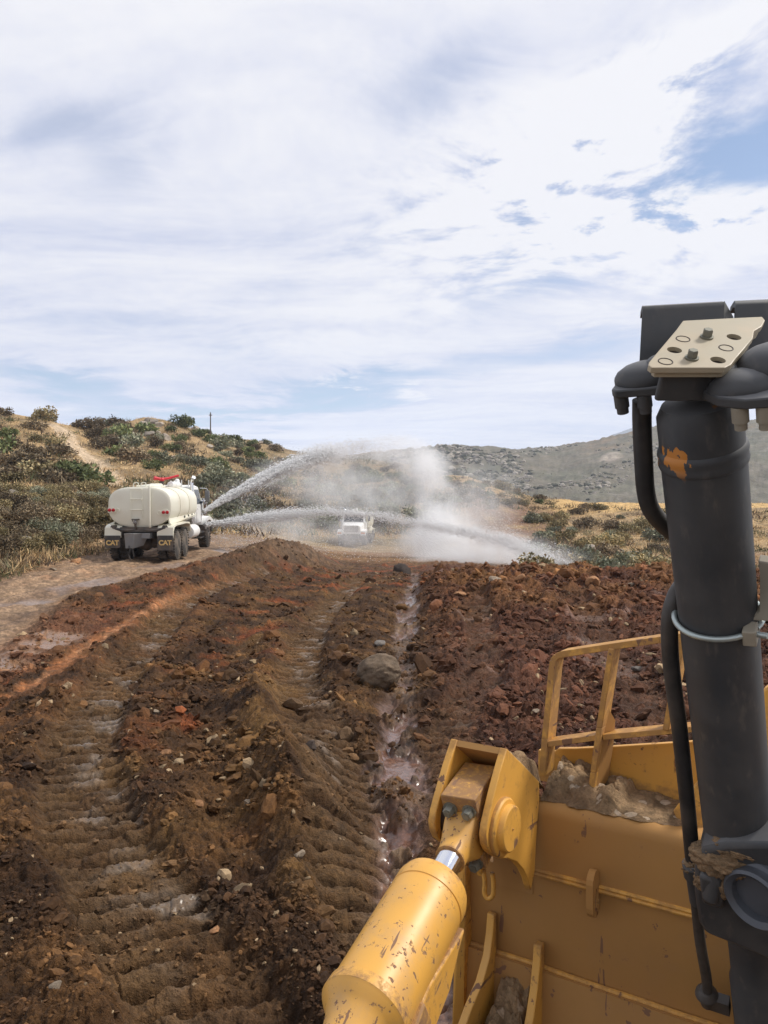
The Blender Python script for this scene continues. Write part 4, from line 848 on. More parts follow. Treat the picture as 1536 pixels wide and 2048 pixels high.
    for sx in (-1, 1):                                         # tandem fenders
        prof = [(-.02, 1.02), (.02, 1.30), (.16, 1.44), (.5, 1.50), (2.2, 1.52), (2.85, 1.48), (3.05, 1.32), (3.12, 1.10)]
        th = .05; inner = [(y_ + (.05 if y_ < 1 else -.05 if y_ > 2.5 else 0), z_ - .05) for y_, z_ in prof]
        x0, x1 = sorted((sx * .72, sx * 1.36)); m = MB()
        for i in range(len(prof) - 1):
            m.hexa([(x0, *inner[i]), (x1, *inner[i]), (x1, *inner[i + 1]), (x0, *inner[i + 1])], [(x0, *prof[i]), (x1, *prof[i]), (x1, *prof[i + 1]), (x0, *prof[i + 1])])
        m.prism([(sx * 1.36, y_, z_) for y_, z_ in prof] + [(sx * 1.36, y_, z_ - .07) for y_, z_ in prof[::-1]], (sx * .02, 0, 0))
        m.box((sx * 1.04, -.01, 1.20), (.64, .05, .36))
        m.build('fender', WHITE, T)
        f = empty('mud_flap', (sx * 1.05, -.07, 0)); f.parent = T
        bot = .46 if sx > 0 else .56
        MB().prism([(-.31, 0, 1.06), (.31, 0, 1.06), (.31, 0, bot + .06), (.25 if sx < 0 else .31, 0, bot), (-.31 if sx > 0 else -.25, 0, bot), (-.31, 0, bot + .06)], (0, .025, 0)).build('flap', STEEL, f)
        cu = bpy.data.curves.new('lettering', 'FONT'); cu.body = 'CAT'; cu.size = .27; cu.extrude = .004; cu.offset = .011; cu.align_x = 'CENTER'; cu.align_y = 'CENTER'; cu.space_character = .93
        t = bpy.data.objects.new('lettering', cu); col.objects.link(t); t.parent = f; t.location = (.0, -.006, .76); t.rotation_euler = (R(90), 0, 0); cu.materials.append(YEL)
        bpy.context.view_layer.update(); tm = bpy.data.meshes.new_from_object(t.evaluated_get(bpy.context.evaluated_depsgraph_get())); t2 = bpy.data.objects.new('lettering', tm); col.objects.link(t2); t2.parent = f; t2.location = t.location; t2.rotation_euler = t.rotation_euler; bpy.data.objects.remove(t); t2.name = 'lettering'
    # cab, hood, front
    m = MB(); m.hexa([(-1.10, 5.30, 1.25), (1.10, 5.30, 1.25), (1.10, 6.72, 1.25), (-1.10, 6.72, 1.25)], [(-1.10, 5.30, 2.15), (1.10, 5.30, 2.15), (1.10, 6.85, 2.15), (-1.10, 6.85, 2.15)])
    m.hexa([(-1.10, 5.30, 2.15), (1.10, 5.30, 2.15), (1.10, 6.85, 2.15), (-1.10, 6.85, 2.15)], [(-.98, 5.36, 3.0), (.98, 5.36, 3.0), (.98, 6.50, 3.0), (-.98, 6.50, 3.0)])
    m.hexa([(-.98, 5.36, 3.0), (.98, 5.36, 3.0), (.98, 6.50, 3.0), (-.98, 6.50, 3.0)], [(-.80, 5.5, 3.1), (.80, 5.5, 3.1), (.80, 6.3, 3.1), (-.80, 6.3, 3.1)])
    cab = m.build('cab', WHITE2, T, bevel=.035)
    m = MB(); m.hexa([(-.92, 6.855, 2.22), (.92, 6.855, 2.22), (.92, 6.835, 2.22), (-.92, 6.835, 2.22)], [(-.84, 6.565, 2.9), (.84, 6.565, 2.9), (.84, 6.545, 2.9), (-.84, 6.545, 2.9)]); m.build('windshield', GLASS, cab)
    for sx in (-1, 1):
        m = MB(); m.prism([(sx * 1.10, 5.55, 2.2), (sx * 1.10, 6.62, 2.2), (sx * 1.0, 6.42, 2.88), (sx * 1.0, 5.55, 2.88)], (sx * .012, 0, 0)); m.build('side_window', GLASS, cab)
        m = MB(); m.prism([(sx * 1.104, 5.5, 1.30), (sx * 1.104, 6.7, 1.30), (sx * 1.104, 6.7, 2.12), (sx * 1.104, 5.5, 2.12)], (sx * .02, 0, 0)); m.box((sx * 1.14, 5.66, 1.98), (.03, .16, .04)); m.build('cab_door', WHITE2, cab, bevel=.01)
        mi_ = empty('mirror', (sx * 1.42, 6.55, 2.45)); mi_.parent = T
        MB().tube([(-sx * .36, 0, .5), (-sx * .05, 0, .48), (0, 0, .40)], .018, 8).tube([(-sx * .32, 0, -.30), (-sx * .05, 0, -.28), (0, 0, -.2)], .018, 8).build('mirror_arm', CHROME, mi_)
        MB().box((0, 0, .1), (.22, .07, .56)).build('mirror_head', GREYS, mi_, bevel=.025)
    m = MB(); m.lathe((1.22, 5.9 + .75, 1.62), (0, 0, 1), [(0, .12), (.05, .16), (.7, .16), (.74, .10), (.85, .10)], 22); m.build('air_cleaner', CHROME, T)
    m = MB(); m.tube([(.98, 5.16, 1.3), (.98, 5.16, 3.0), (.98, 5.17, 3.22), (1.02, 5.12, 3.36), (1.12, 5.0, 3.46)], [.075, .085], 16); m.build('exhaust_stack', CHROME, T)
    m = MB(); m.lathe((1.12, 3.55, .98), (0, 1, 0), [(0, .05), (.04, .28), (.09, .31), (1.25, .31), (1.3, .28), (1.34, .05)], 24); m.build('fuel_tank', WHITE2, T)
    m = MB(); m.box((1.12, 5.75, .86), (.42, 1.1, .06)); m.box((1.12, 5.75, .60), (.40, 1.0, .05)); m.box((1.02, 5.75, .9), (.08, 1.0, .6)); m.build('cab_step', STEEL, T)
    m = MB(); hood_s = [(6.80, 2.16, 1.02), (7.6, 2.10, .95), (8.4, 2.0, .88), (8.55, 1.9, .82)]
    vs, fs = [], []
    for y_, zt, hw in hood_s: vs += [(-hw, y_, 1.10), (-hw, y_, zt - .22), (-hw + .06, y_, zt - .08), (-hw + .2, y_, zt), (hw - .2, y_, zt), (hw - .06, y_, zt - .08), (hw, y_, zt - .22), (hw, y_, 1.10)]
    for i in range(3):
        for k in range(8): fs.append((i * 8 + k, i * 8 + (k + 1) % 8, (i + 1) * 8 + (k + 1) % 8, (i + 1) * 8 + k))
    fs += [tuple(range(8))[::-1], tuple(range(24, 32))]; m.add(vs, fs); hood = m.build('hood', WHITE2, T, ang=50)
    m = MB(); m.box((0, 8.57, 1.55), (1.25, .04, .62)); m.build('grille', GREYS, hood)
    m = MB()
    for i in range(6): m.box((0, 8.60, 1.28 + i * .10), (1.22, .03, .03))
    m.box((0, 8.60, 1.24), (1.32, .05, .05)); m.box((0, 8.60, 1.87), (1.32, .05, .05)); m.build('grille_bar', WHITE2, hood)
    for sx in (-1, 1):
        arc = [(6.72, 1.12), (6.80, 1.36), (7.0, 1.5), (7.5, 1.56), (8.0, 1.48), (8.35, 1.3), (8.5, 1.08)]; m = MB(); x0, x1 = sorted((sx * .84, sx * 1.30))
        for i in range(len(arc) - 1):
            a, b_ = arc[i], arc[i + 1]; m.hexa([(x0, a[0], a[1] - .05), (x1, a[0], a[1] - .05), (x1, b_[0], b_[1] - .05), (x0, b_[0], b_[1] - .05)], [(x0, *a), (x1, *a), (x1, *b_), (x0, *b_)])
        m.prism([(sx * 1.30, *a) for a in arc] + [(sx * 1.30, a[0], a[1] - .18) for a in arc[::-1]], (sx * .025, 0, 0)); m.box((sx * 1.07, 8.5, 1.2), (.46, .12, .36)); fd = m.build('front_fender', WHITE2, T)
        m = MB(); m.prism([(sx * .84, 6.70, .62), (sx * 1.29, 6.70, .62), (sx * 1.29, 6.72, 1.15), (sx * .84, 6.72, 1.15)], (0, .03, 0)); m.build('front_flap', STEEL, fd)
        m = MB(); m.box((sx * 1.07, 8.57, 1.20), (.34, .03, .15)); m.build('headlight', AMBER if front_detail else CHROME, fd, bevel=.01)
    m = MB(); m.box((0, 8.72, .86), (2.44, .22, .30)); m.box((0, 8.66, .60), (2.2, .12, .26)); m.build('bumper', STEEL, T, bevel=.02)
    m = MB(); m.cyl((.1, 6.0, 3.08), (.1, 6.0, 3.2), .03); m.ball((.1, 6.0, 3.28), .12, 14); m.build('beacon', WHITE2, T)
    for x_ in (.45, .78): m = MB(); m.cyl((x_, 5.4, 3.05), (x_, 5.4, 3.34), .028, .02, 8); m.build("air_horn", WHITE2, T)
    return T
zt = ground_z(-9.85, 31.9); zf = ground_z(-9.75, 38.4)
T1 = water_truck((-9.85, 31.0, 0), R(1.6), 0, 'cream water tank truck on the dirt road, seen from behind, with red water cannon')
rx = math.atan2(zf - zt, 6.5); T1.location.z = zt - math.tan(rx) * .9 + .0; T1.rotation_euler.x = rx
print('truck', zt, zf)
z2 = ground_z(-2.7, 70); T2 = water_truck((-2.3, 78.4, z2 + .03), R(180 - 4.5), 0, 'white water truck facing the viewer in the misty spray down the valley', True)
# ------------------------------------------------------------------ water jets and drifting spray
WATER = new_mat('aerated water'); WATER, wb, wp = WATER; wp.inputs['Base Color'].default_value = (1, 1, 1, 1); wp.inputs['Roughness'].default_value = .25; wp.inputs['Specular IOR Level'].default_value = .5; wp.inputs['Subsurface Weight'].default_value = 0
wt_ = wb.n('ShaderNodeBsdfTranslucent'); wt_.inputs[0].default_value = (1, 1, 1, 1); wmx = wb.n('ShaderNodeMixShader'); wmx.inputs[0].default_value = .18; wg_ = wb.n('ShaderNodeBsdfGlass'); wg_.inputs['IOR'].default_value = 1.33; wg_.inputs['Roughness'].default_value = .15; wm0 = wb.n('ShaderNodeMixShader'); wm0.inputs[0].default_value = .35; wb.t.links.new(wt_.outputs[0], wm0.inputs[1]); wb.t.links.new(wp.outputs[0], wm0.inputs[2]); wb.t.links.new(wm0.outputs[0], wmx.inputs[1]); wb.t.links.new(wg_.outputs[0], wmx.inputs[2]); wb.t.links.new(wmx.outputs[0], [n for n in wb.t.nodes if n.type == 'OUTPUT_MATERIAL'][0].inputs[0])
def octa(): 
    return np.array([[1, 0, 0], [-1, 0, 0], [0, 1, 0], [0, -1, 0], [0, 0, 1], [0, 0, -1.]]), np.array([[0, 2, 4], [2, 1, 4], [1, 3, 4], [3, 0, 4], [2, 0, 5], [1, 2, 5], [3, 1, 5], [0, 3, 5]])
def jet(name, label, pts, n, spread, size, seed, dens=None, stretch=3.0, clump=.5, fall=0.0):
    """pts: way-points of the throw; spread, size: radius of the stream and of its water lumps along it"""
    q = np.array([tuple(p) for p in catmull([Vector(p) for p in pts], 24)]); r = np.random.default_rng(seed); seg = np.linalg.norm(np.diff(q, axis=0), axis=1); cum = np.concatenate([[0], np.cumsum(seg)]); cum /= cum[-1]
    tt = np.linspace(0, 1, 400); pd = np.interp(tt, np.linspace(0, 1, len(dens)), dens) if dens else np.ones(400); cdf = np.cumsum(pd); cdf /= cdf[-1]
    nc = max(1, int(n / 60)); tc = np.interp(r.random(nc), cdf, tt); ci = r.integers(0, nc, n); t = np.where(r.random(n) < clump, tc[ci] + r.normal(size=n) * .022, np.interp(r.random(n), cdf, tt)); t = np.clip(t, 0, 1)
    p = np.stack([np.interp(t, cum, q[:, k]) for k in range(3)], -1); e = .004; p2 = np.stack([np.interp(np.clip(t + e, 0, 1), cum, q[:, k]) - np.interp(np.clip(t - e, 0, 1), cum, q[:, k]) for k in range(3)], -1); p2 /= np.linalg.norm(p2, axis=1)[:, None] + 1e-9
    sp = np.interp(t, np.linspace(0, 1, len(spread)), spread); off = np.where((r.random(n) < clump)[:, None], r.normal(size=(nc, 3))[ci] * .85 + r.normal(size=(n, 3)) * .11, r.normal(size=(n, 3)))
    p = p + off * sp[:, None]; p[:, 2] -= fall * r.random(n) ** 2 * sp * 4
    s = np.interp(t, np.linspace(0, 1, len(size)), size) * (.35 + 1.1 * r.random(n) ** 2)
    ov, of = octa(); a = p2; b_ = np.cross(a, np.array([0, 0, 1.])); b_ /= np.linalg.norm(b_, axis=1)[:, None] + 1e-9; c_ = np.cross(a, b_)
    V = p[:, None] + (ov[None, :, 0:1] * a[:, None] * stretch + ov[None, :, 1:2] * b_[:, None] + ov[None, :, 2:3] * c_[:, None]) * s[:, None, None]
    V[..., 2] = np.maximum(V[..., 2], -.2); F = (of[None] + (np.arange(n) * 6)[:, None, None]).reshape(-1, 3)
    o = link(name, fast_mesh(name, V.reshape(-1, 3), F, WATER, True)); tag(o, label, 'water jet', kind='stuff' if name == 'spray' else None); return o
jet('water_jet', 'white water jet arching high up and right from the truck beside the road', [P(408, 1022, 36.2), P(470, 985, 38), P(560, 938, 40.5), P(640, 908, 43), P(720, 893, 46), P(800, 893, 48.5), P(858, 925, 50.5), P(885, 990, 52), P(900, 1085, 53)],
    40000, [.04, .13, .21, .30, .46, .7, .85, .9], [.014, .0145, .015, .014, .012, .011, .010, .010], 1, [3, 2.6, 1.9, .8, .22, .09, .07, .06], 6, .85, .25)
jet('water_jet', 'flat white water jet shooting across in front of the distant truck', [P(412, 1048, 36.8), P(470, 1040, 38), P(560, 1028, 39.5), P(650, 1022, 41), P(750, 1028, 43), P(860, 1048, 45), P(960, 1066, 46.5), P(1060, 1095, 47.5), P(1160, 1142, 48)],
    34000, [.05, .13, .16, .16, .15, .17, .24, .32, .42], [.013, .013, .012, .011, .011, .011, .011, .011, .010], 2, [2.4, 1.8, 1.3, .9, .8, 1.2, 1.4, 1.2, .7], 5.5, .85, .35)
jet('spray', 'fine curtain of drops falling right of the mist', [P(900, 985, 54), P(960, 1010, 54), P(1010, 1045, 54), P(1040, 1085, 54)], 5200, [.5, .6, .6, .4], [.013, .011, .011], 3, None, 2.0, .2, 1.2)
jet('spray', 'spray drops hanging under the flat jet left of the distant truck', [P(430, 1055, 38), P(540, 1055, 40), P(650, 1060, 43), P(760, 1065, 46)], 4200, [.25, .45, .5, .5], [.013, .012, .012], 4, None, 2.0, .3, .8)
jet('spray', 'spray drops under the flat jet right of the distant truck', [P(790, 1050, 46), P(880, 1075, 47), P(980, 1100, 48), P(1100, 1130, 49)], 7000, [.45, .75, .8, .6], [.013, .012, .011], 5, None, 2.0, .3, 1.0)
jet('spray', 'thin drops falling from the high jet', [P(480, 990, 40), P(600, 935, 44), P(720, 905, 48), P(830, 920, 51), P(880, 990, 52)], 6500, [.3, .6, .8, .9, .9], [.013, .012, .011], 6, None, 2.0, .2, 2.2)
# mist: soft-edged bodies of drifting droplets
def mist_mat(name, k, seed):
    m = bpy.data.materials.new(name); m.use_nodes = True; m.node_tree.nodes.clear(); b = NB(m.node_tree); out = b.n('ShaderNodeOutputMaterial'); pv = b.n('ShaderNodeVolumePrincipled')
    oc = b.n('ShaderNodeTexCoord').outputs['Object']; ln = b.n('ShaderNodeVectorMath', operation='LENGTH'); b.put(ln.inputs[0], oc)
    wpz = b.n('ShaderNodeNewGeometry').outputs['Position']; ns = b.noise(wpz, .42, 4, .6, .4); n2_ = b.noise(b.mapping(wpz, scale=(1.6, 1.6, .45)), .9, 3, .6)
    rim = b.ramp(b.m('ADD', ln.outputs['Value'], b.m('MULTIPLY', b.m('SUBTRACT', ns, .5), .9)), .98, .25); den = b.m('MULTIPLY', b.m('MULTIPLY', rim, b.ramp(ns, .32, .64, .08, 1.6)), b.ramp(n2_, .3, .7, .5, 1.4))
    b.put(pv.inputs['Density'], b.m('MULTIPLY', den, k)); pv.inputs['Color'].default_value = (.985, .993, 1, 1); pv.inputs['Anisotropy'].default_value = .2
    m.node_tree.links.new(pv.outputs[0], out.inputs['Volume']); return m
MM = {k: mist_mat('mist %.2f' % k, k * (1.0 if k < .2 else 1.45), i) for i, k in enumerate((.10, .22, .42))}
mv_, mf_ = ico(3); mm_ = {}
for k, mt in MM.items(): mm_[k] = fast_mesh('mist', mv_, mf_, mt)
# u, v, distance, half width px, half height px, half depth m, thickness
for u, v, Y, a, h_, dp, k in [(850, 935, 51, 70, 55, 3.0, .42), (870, 1005, 52, 62, 75, 3.0, .42), (890, 1070, 52, 100, 75, 3.5, .42), (800, 905, 50, 105, 48, 3.0, .22), (700, 912, 48, 110, 40, 3.0, .10),
                              (960, 1100, 51, 150, 62, 3.5, .22), (865, 1090, 54, 95, 62, 4.0, .22), (1060, 1120, 50, 110, 45, 3.0, .10), (960, 1035, 55, 95, 60, 3.0, .10), (740, 1000, 95, 190, 95, 8, .10),
                              (570, 1060, 66, 150, 55, 6, .10), (640, 960, 62, 150, 70, 6, .10), (705, 1072, 56, 95, 50, 2.5, .10), (1010, 1118, 48, 210, 46, 2.5, .22), (705, 1066, 60, 85, 50, 3, .10), (960, 990, 56, 120, 90, 4, .10), (790, 1085, 52, 120, 55, 3, .10), (900, 1120, 47, 110, 38, 2.0, .42),
                              (480, 985, 38.5, 70, 46, .8, .10), (560, 945, 41, 85, 42, .9, .22), (650, 915, 44, 100, 40, 1.2, .22), (520, 1040, 39, 115, 28, .6, .10), (850, 1058, 45, 120, 36, .8, .22), (1010, 1095, 47.5, 140, 45, .9, .22)]:
    o = link('mist', mm_[k]); o.location = P(u, v, Y); o.scale = (a / FOC * Y, dp, h_ / FOC * Y); o['kind'] = 'stuff'; o['label'] = 'white drifting mist of the spray'; o['group'] = 'mist of the water jets'
# ------------------------------------------------------------------ the bulldozer the picture is taken from
YELLOW = paint('worn yellow paint', (.66, .340, .060), (.115, .060, .040), (.165, .080, .055), .42, .6, (.36, .25, .15), .16, 4, .45, .8)
YELLOWC = paint('scratched yellow paint', (.66, .345, .065), (.125, .070, .045), (.20, .105, .070), .40, .8, (.36, .25, .16), .38, 8, .7, .8)
def dark_paint():
    m, b, pr = new_mat('dusty black paint'); pos = b.n('ShaderNodeTexCoord').outputs['Object']; n1 = b.noise(pos, 9, 5, .6); n2 = b.noise(b.mapping(pos, scale=(1, 1, .35)), 34, 4, .6)
    px, py, pz = b.sep(pos); chip = b.m('MULTIPLY', b.ramp(b.noise(b.mapping(pos, loc=(.37, .21, .6), scale=(1, 1, .75)), 9, 5, .62), .60, .61), b.ramp(pz, .07, .11)); chip = b.m('MULTIPLY', chip, b.ramp(pz, .26, .17))
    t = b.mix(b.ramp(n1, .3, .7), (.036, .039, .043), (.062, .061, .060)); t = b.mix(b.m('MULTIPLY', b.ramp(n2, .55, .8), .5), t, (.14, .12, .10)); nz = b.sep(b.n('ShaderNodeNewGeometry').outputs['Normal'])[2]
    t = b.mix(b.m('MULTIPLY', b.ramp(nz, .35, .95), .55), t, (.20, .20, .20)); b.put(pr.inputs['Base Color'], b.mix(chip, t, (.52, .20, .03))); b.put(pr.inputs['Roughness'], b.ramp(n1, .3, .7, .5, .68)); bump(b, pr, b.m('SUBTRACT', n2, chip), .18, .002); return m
DARK = dark_paint()
DARK2 = plain('dark hose', (.022, .022, .023), .55, 0, .3, 30, .1, .001, dust=(.10, .085, .07), dusty=.5)
TAN = plain('tan painted plate', (.385, .335, .235), .55, 0, .10, 26, .06, .001, dust=(.55, .36, .22), dusty=.35)
TANF = plain('dusty tan fitting', (.30, .265, .20), .6, .1, .2, 30, .1, .001)
GREYG = plain('lit sheet grey', (.17, .17, .165), .6, 0, .15, 20, .1, .001)
ROD = plain('polished rod', (.80, .81, .84), .10, 1.0, .03, 8, 0)
BOLTM = plain('dull bolt steel', (.21, .205, .165), .5, .55, .3, 40, .2, .001)
RUSTY = plain('dark greasy steel', (.040, .028, .022), .6, .3, .4, 25, .2, .002)
CAKED = soil_mat('caked soil', 26, .9, .02, .8)
HX = Vector((.545, .839, 0)).normalized(); BX = Vector((HX.y, -HX.x, 0)); UZ = Vector((0, 0, 1))
DZ = empty('bulldozer', (.9, .9, .0), 0); tag(DZ, 'yellow bulldozer carrying the viewer: blade, tilt cylinder and dark lift cylinder', 'bulldozer')
DL = Vector((.9, .9, 0)); B0 = Vector((.524, 2.6, 0))
def frame(name, o, x, y, z):
    e = empty(name); e.parent = DZ; m = Matrix(((x.x, y.x, z.x, o.x), (x.y, y.y, z.y, o.y), (x.z, y.z, z.z, o.z), (0, 0, 0, 1))); e.matrix_local = Matrix.Translation(-DL) @ m; return e, m
# blade frame: x along the blade, y away from the viewer (y = -o), z up
BL, BM = frame('blade', B0, BX, HX, UZ); BMI = BM.inverted()
EYE = Vector((0, 0, CH))
def ray(M_, u, v, axis, val):
    """local point where the sight line of a photo pixel meets the plane local[axis] = val"""
    Mi = M_.inverted(); o = Mi @ EYE; d_ = Mi.to_3x3() @ Vector(((u - CU) / FOC, 1, -(v - CV) / FOC)); t = (val - o[axis]) / d_[axis]; return o + d_ * t
def bp(u, v, o=0.0): return ray(BM, u, v, 1, -o)
def bar(m, pts, w_px, o, depth):
    for i in range(len(pts) - 1):
        a, b_ = Vector(pts[i]), Vector(pts[i + 1]); t = (b_ - a).normalized(); n = Vector((-t.y, t.x)) * w_px / 2; e = t * w_px * .0
        m.prism([bp(*(a - n - e), o), bp(*(b_ - n + e), o), bp(*(b_ + n + e), o), bp(*(a + n - e), o)], (0, depth, 0))
# main box and moldboard, one long plate section drawn across the blade
def section(m, prof, s0, s1):
    m.prism([(s0, -o, z_) for o, z_ in prof], (s1 - s0, 0, 0))
m = MB(); rr_ = [(-.045 + .045 * math.sin(a * math.pi / 12), 1.972 + .045 * math.cos(a * math.pi / 12)) for a in range(7)]
section(m, [(-.30, 2.017)] + rr_ + [(0, 1.776), (-.30, 1.776)], -.020, 2.2)
m.build('shelf', YELLOW, BL, ang=30)
m = MB(); section(m, [(-.004, 1.773), (-.018, 1.466), (-.02, 1.46), (-.3, 1.46), (-.3, 1.773)], -.262, 2.2); section(m, [(.010, 1.455), (.03, 1.2), (.10, .9), (.2, .62), (-.1, .6), (-.3, 1.455)], -.262, 2.2)
m.build('plate', YELLOW, BL)
m = MB()
for dz_, o_ in ((0, .003), (.012, .001)): m.tube([(s * .12 - .02, -o_ + .001 * math.sin(s * 5), 1.776 + dz_ + .0012 * math.sin(s * 7.3)) for s in range(19)], .0075, 8, smooth=2)
m.tube([(s * .12 - .26, .012 + .002 * math.sin(s * 4), 1.458 + .0012 * math.sin(s * 7.3)) for s in range(20)], .009, 8, smooth=2)
m.build('weld_bead', YELLOW, BL)
m = MB(); m.prism([(-.30, -.03, 1.74), (-.262, -.03, 1.76), (-.262, -.05, 1.2), (-.262, -.2, .7), (-.30, -.2, .7), (-.30, -.05, 1.2)], (0, .33, 0)); m.build('end_plate', YELLOW, BL, bevel=.006)
m = MB(); pl_ = [bp(u_, v_, -.25) for u_, v_ in ((1076, 1500), (1108, 1503), (1116, 1497), (1150, 1497), (1230, 1493), (1344, 1486), (1420, 1481), (1700, 1470))]; m.prism([Vector((pl_[-1].x, .25, 2.0)), Vector((pl_[0].x, .25, 2.0))] + pl_, (0, .025, 0)); m.build('spill_plate', YELLOW, BL, bevel=.003)
# guard rail over the blade
m = MB(); RO, RD = -.13, .085
bar(m, [(1084, 1552), (1089, 1478), (1103, 1335)], 12, RO, RD)
bar(m, [(1103, 1337), (1105, 1322), (1112, 1313), (1122, 1309)], 12, RO, RD)
bar(m, [(1120, 1309.5), (1217, 1294.5), (1318, 1280), (1366, 1273), (1400, 1268)], 13, RO, RD)
bar(m, [(1095, 1489), (1191, 1476)], 11, RO - .004, RD - .008); bar(m, [(1205, 1475), (1340, 1463), (1420, 1456)], 11, RO - .004, RD - .008)
m.build('guard_rail', YELLOW, BL, bevel=.0015)
m = MB(); bar(m, [(1222, 1298), (1198, 1456), (1186, 1545), (1177, 1618)], 12, RO + .012, RD); m.build('rail_post', YELLOW, BL, bevel=.003)
m = MB(); g = [bp(1206, 1405, RO - .04), bp(1226, 1440, RO - .055), bp(1222, 1490, RO - .10), bp(1206, 1600, RO - .11), bp(1180, 1612, RO), bp(1190, 1530, RO)]; m.prism(g, (.008, .0, 0)); m.build('gusset', YELLOW, BL)
m = MB(); bar(m, [(1364, 1278), (1347, 1370), (1331, 1461)], 13, RO + .003, RD); m.build('rail_post', YELLOW, BL, bevel=.003)
m = MB(); m.prism([bp(1346, 1622, -.10), bp(1402, 1556, -.10), bp(1420, 1560, -.10), bp(1420, 1665, -.10), bp(1362, 1662, -.10)], (0, .06, 0)); m.build('gusset', YELLOW, BL, bevel=.004)
m = MB(); m.prism([bp(1521, 1392, -.08), bp(1526, 1378, -.08), bp(1540, 1372, -.08), bp(1640, 1365, -.08), bp(1640, 1640, -.08), bp(1535, 1640, -.08)], (0, .06, 0)); m.build('lift_bracket', YELLOW, BL, bevel=.008)
# clevis for the tilt cylinder
def ep(u, v, s=0.0): return ray(BM, u, v, 0, s)
ear = [ep(u_, v_) for u_, v_ in ((1014, 1497), (1046, 1529), (1079, 1563), (1079, 1600), (1074, 1660), (1070, 1740), (1062, 1782), (1056, 1758), (1047, 1739), (1034, 1724), (1016, 1717), (1003, 1718), (990, 1713), (980, 1704), (974, 1690), (972, 1670), (975, 1648), (986, 1600), (1000, 1545))]
GAP = .150
m = MB(); m.prism(ear, (-.024, 0, 0)); m.build('clevis_ear', YELLOW, BL, bevel=.003)
m = MB(); m.prism([p + Vector((-GAP - .022, 0, 0)) for p in ear], (-.024, 0, 0)); m.build('clevis_ear', YELLOW, BL, bevel=.003)
m = MB(); a, b_ = ear[0], ear[2]; n_ = Vector((0, (b_.z - a.z), -(b_.y - a.y))).normalized() * .022; n_ = n_ if n_.z < 0 else -n_
m.prism([a + Vector((-.0245, .002, -.002)), b_ + Vector((-.0245, 0, -.002)), b_ + n_ + Vector((-.0245, 0, 0)), a + n_ + Vector((-.0245, .002, 0))], (-GAP + .003, 0, 0)); m.prism([(-.0245, b_.y + .0, b_.z - .004), (-.0245, b_.y + .03, b_.z - .004), (-.0245, b_.y + .03, 1.70), (-.0245, b_.y, 1.70)], (-GAP + .003, 0, 0)); m.build('back_plate', YELLOW, BL)
pc = ep(1003, 1653); 
m = MB(); m.lathe(pc, (1, 0, 0), [(-.002, .088), (.010, .088), (.016, .082), (.018, .070), (.034, .068), (.037, .064)], 40); m.ball(pc + Vector((.0375, 0, 0)), .0035, 8); m.build('pin_cap', YELLOW, BL, ang=30)
m = MB(); m.lathe(pc + Vector((-.0235, 0, 0)), (-1, 0, 0), [(0, .072), (.02, .075), (.022, .062), (.13, .062), (.132, .075), (.152, .072)], 32); m.build('pin_collar', RUSTY, BL)
# lower ribs, lifting eye, hook
for s_, pts in ((-.186, [(0, 1.60), (.020, 1.60), (.03, 1.54), (.055, 1.47), (.11, 1.41), (.19, 1.37), (.26, 1.32), (.26, 1.05), (0, 1.05)]), (-.010, [(0, 1.55), (.030, 1.55), (.038, 1.50), (.062, 1.42), (.095, 1.35), (.14, 1.28), (.16, 1.05), (0, 1.05)])):
    m = MB(); m.prism([(s_, -o + .004, z_) for o, z_ in pts], (.028, 0, 0)); m.build('rib', YELLOW, BL, bevel=.003)
ec = bp(1186, 1786, .035); m = MB(); oy = [(.036 * math.cos(t_ * math.pi / 12), .075 * math.sin(t_ * math.pi / 12)) for t_ in range(24)]; iy = [(.011 * math.cos(t_ * math.pi / 12) + .002, .034 * math.sin(t_ * math.pi / 12) - .016) for t_ in range(24)]
oy = [(max(-.036, min(.036, a * 1.25)), b_) for a, b_ in oy]
for i in range(24):
    j = (i + 1) % 24; m.hexa([(ec.x - .011, ec.y + oy[i][0], ec.z + oy[i][1]), (ec.x - .011, ec.y + oy[j][0], ec.z + oy[j][1]), (ec.x - .011, ec.y + iy[j][0], ec.z + iy[j][1]), (ec.x - .011, ec.y + iy[i][0], ec.z + iy[i][1])], [(ec.x + .011, ec.y + oy[i][0], ec.z + oy[i][1]), (ec.x + .011, ec.y + oy[j][0], ec.z + oy[j][1]), (ec.x + .011, ec.y + iy[j][0], ec.z + iy[j][1]), (ec.x + .011, ec.y + iy[i][0], ec.z + iy[i][1])])
m.build('lifting_eye', YELLOW, BL)
m = MB(); m.tube([bp(u_, v_, .07) for u_, v_ in ((966, 1738), (970, 1765), (969, 1786), (976, 1797), (986, 1790), (987, 1764), (984, 1745))], .0085, 10); m.build('hook', YELLOW, BL)
# tilt cylinder frame: x along the blade, y toward the viewer along the rod, z up
pin = BM @ Vector((pc.x - .024 - GAP / 2, pc.y, pc.z)); end = P(758, 1974, 1.84); DQ = (end - pin).normalized(); TX = (BX - DQ * BX.dot(DQ)).normalized(); TZ = TX.cross(DQ).normalized(); 
if TZ.z < 0: TZ = -TZ; TX = -TX if TX.dot(BX) < 0 else TX
TC, TM = frame('tilt_cylinder', pin, TX, DQ, TZ)
def loft_rect(m, secs):
    vs, fs = [], []
    for q, pts in secs: vs += [(px, q, pz) for px, pz in pts]
    n = len(secs[0][1])
    for i in range(len(secs) - 1):
        for k in range(n): fs.append((i * n + k, i * n + (k + 1) % n, (i + 1) * n + (k + 1) % n, (i + 1) * n + k))
    fs += [tuple(range(n))[::-1], tuple((len(secs) - 1) * n + k for k in range(n))]; m.add(vs, fs)
def rounded(w_, h_, e, n=28): return superell(0, 0, w_, h_, n, e)
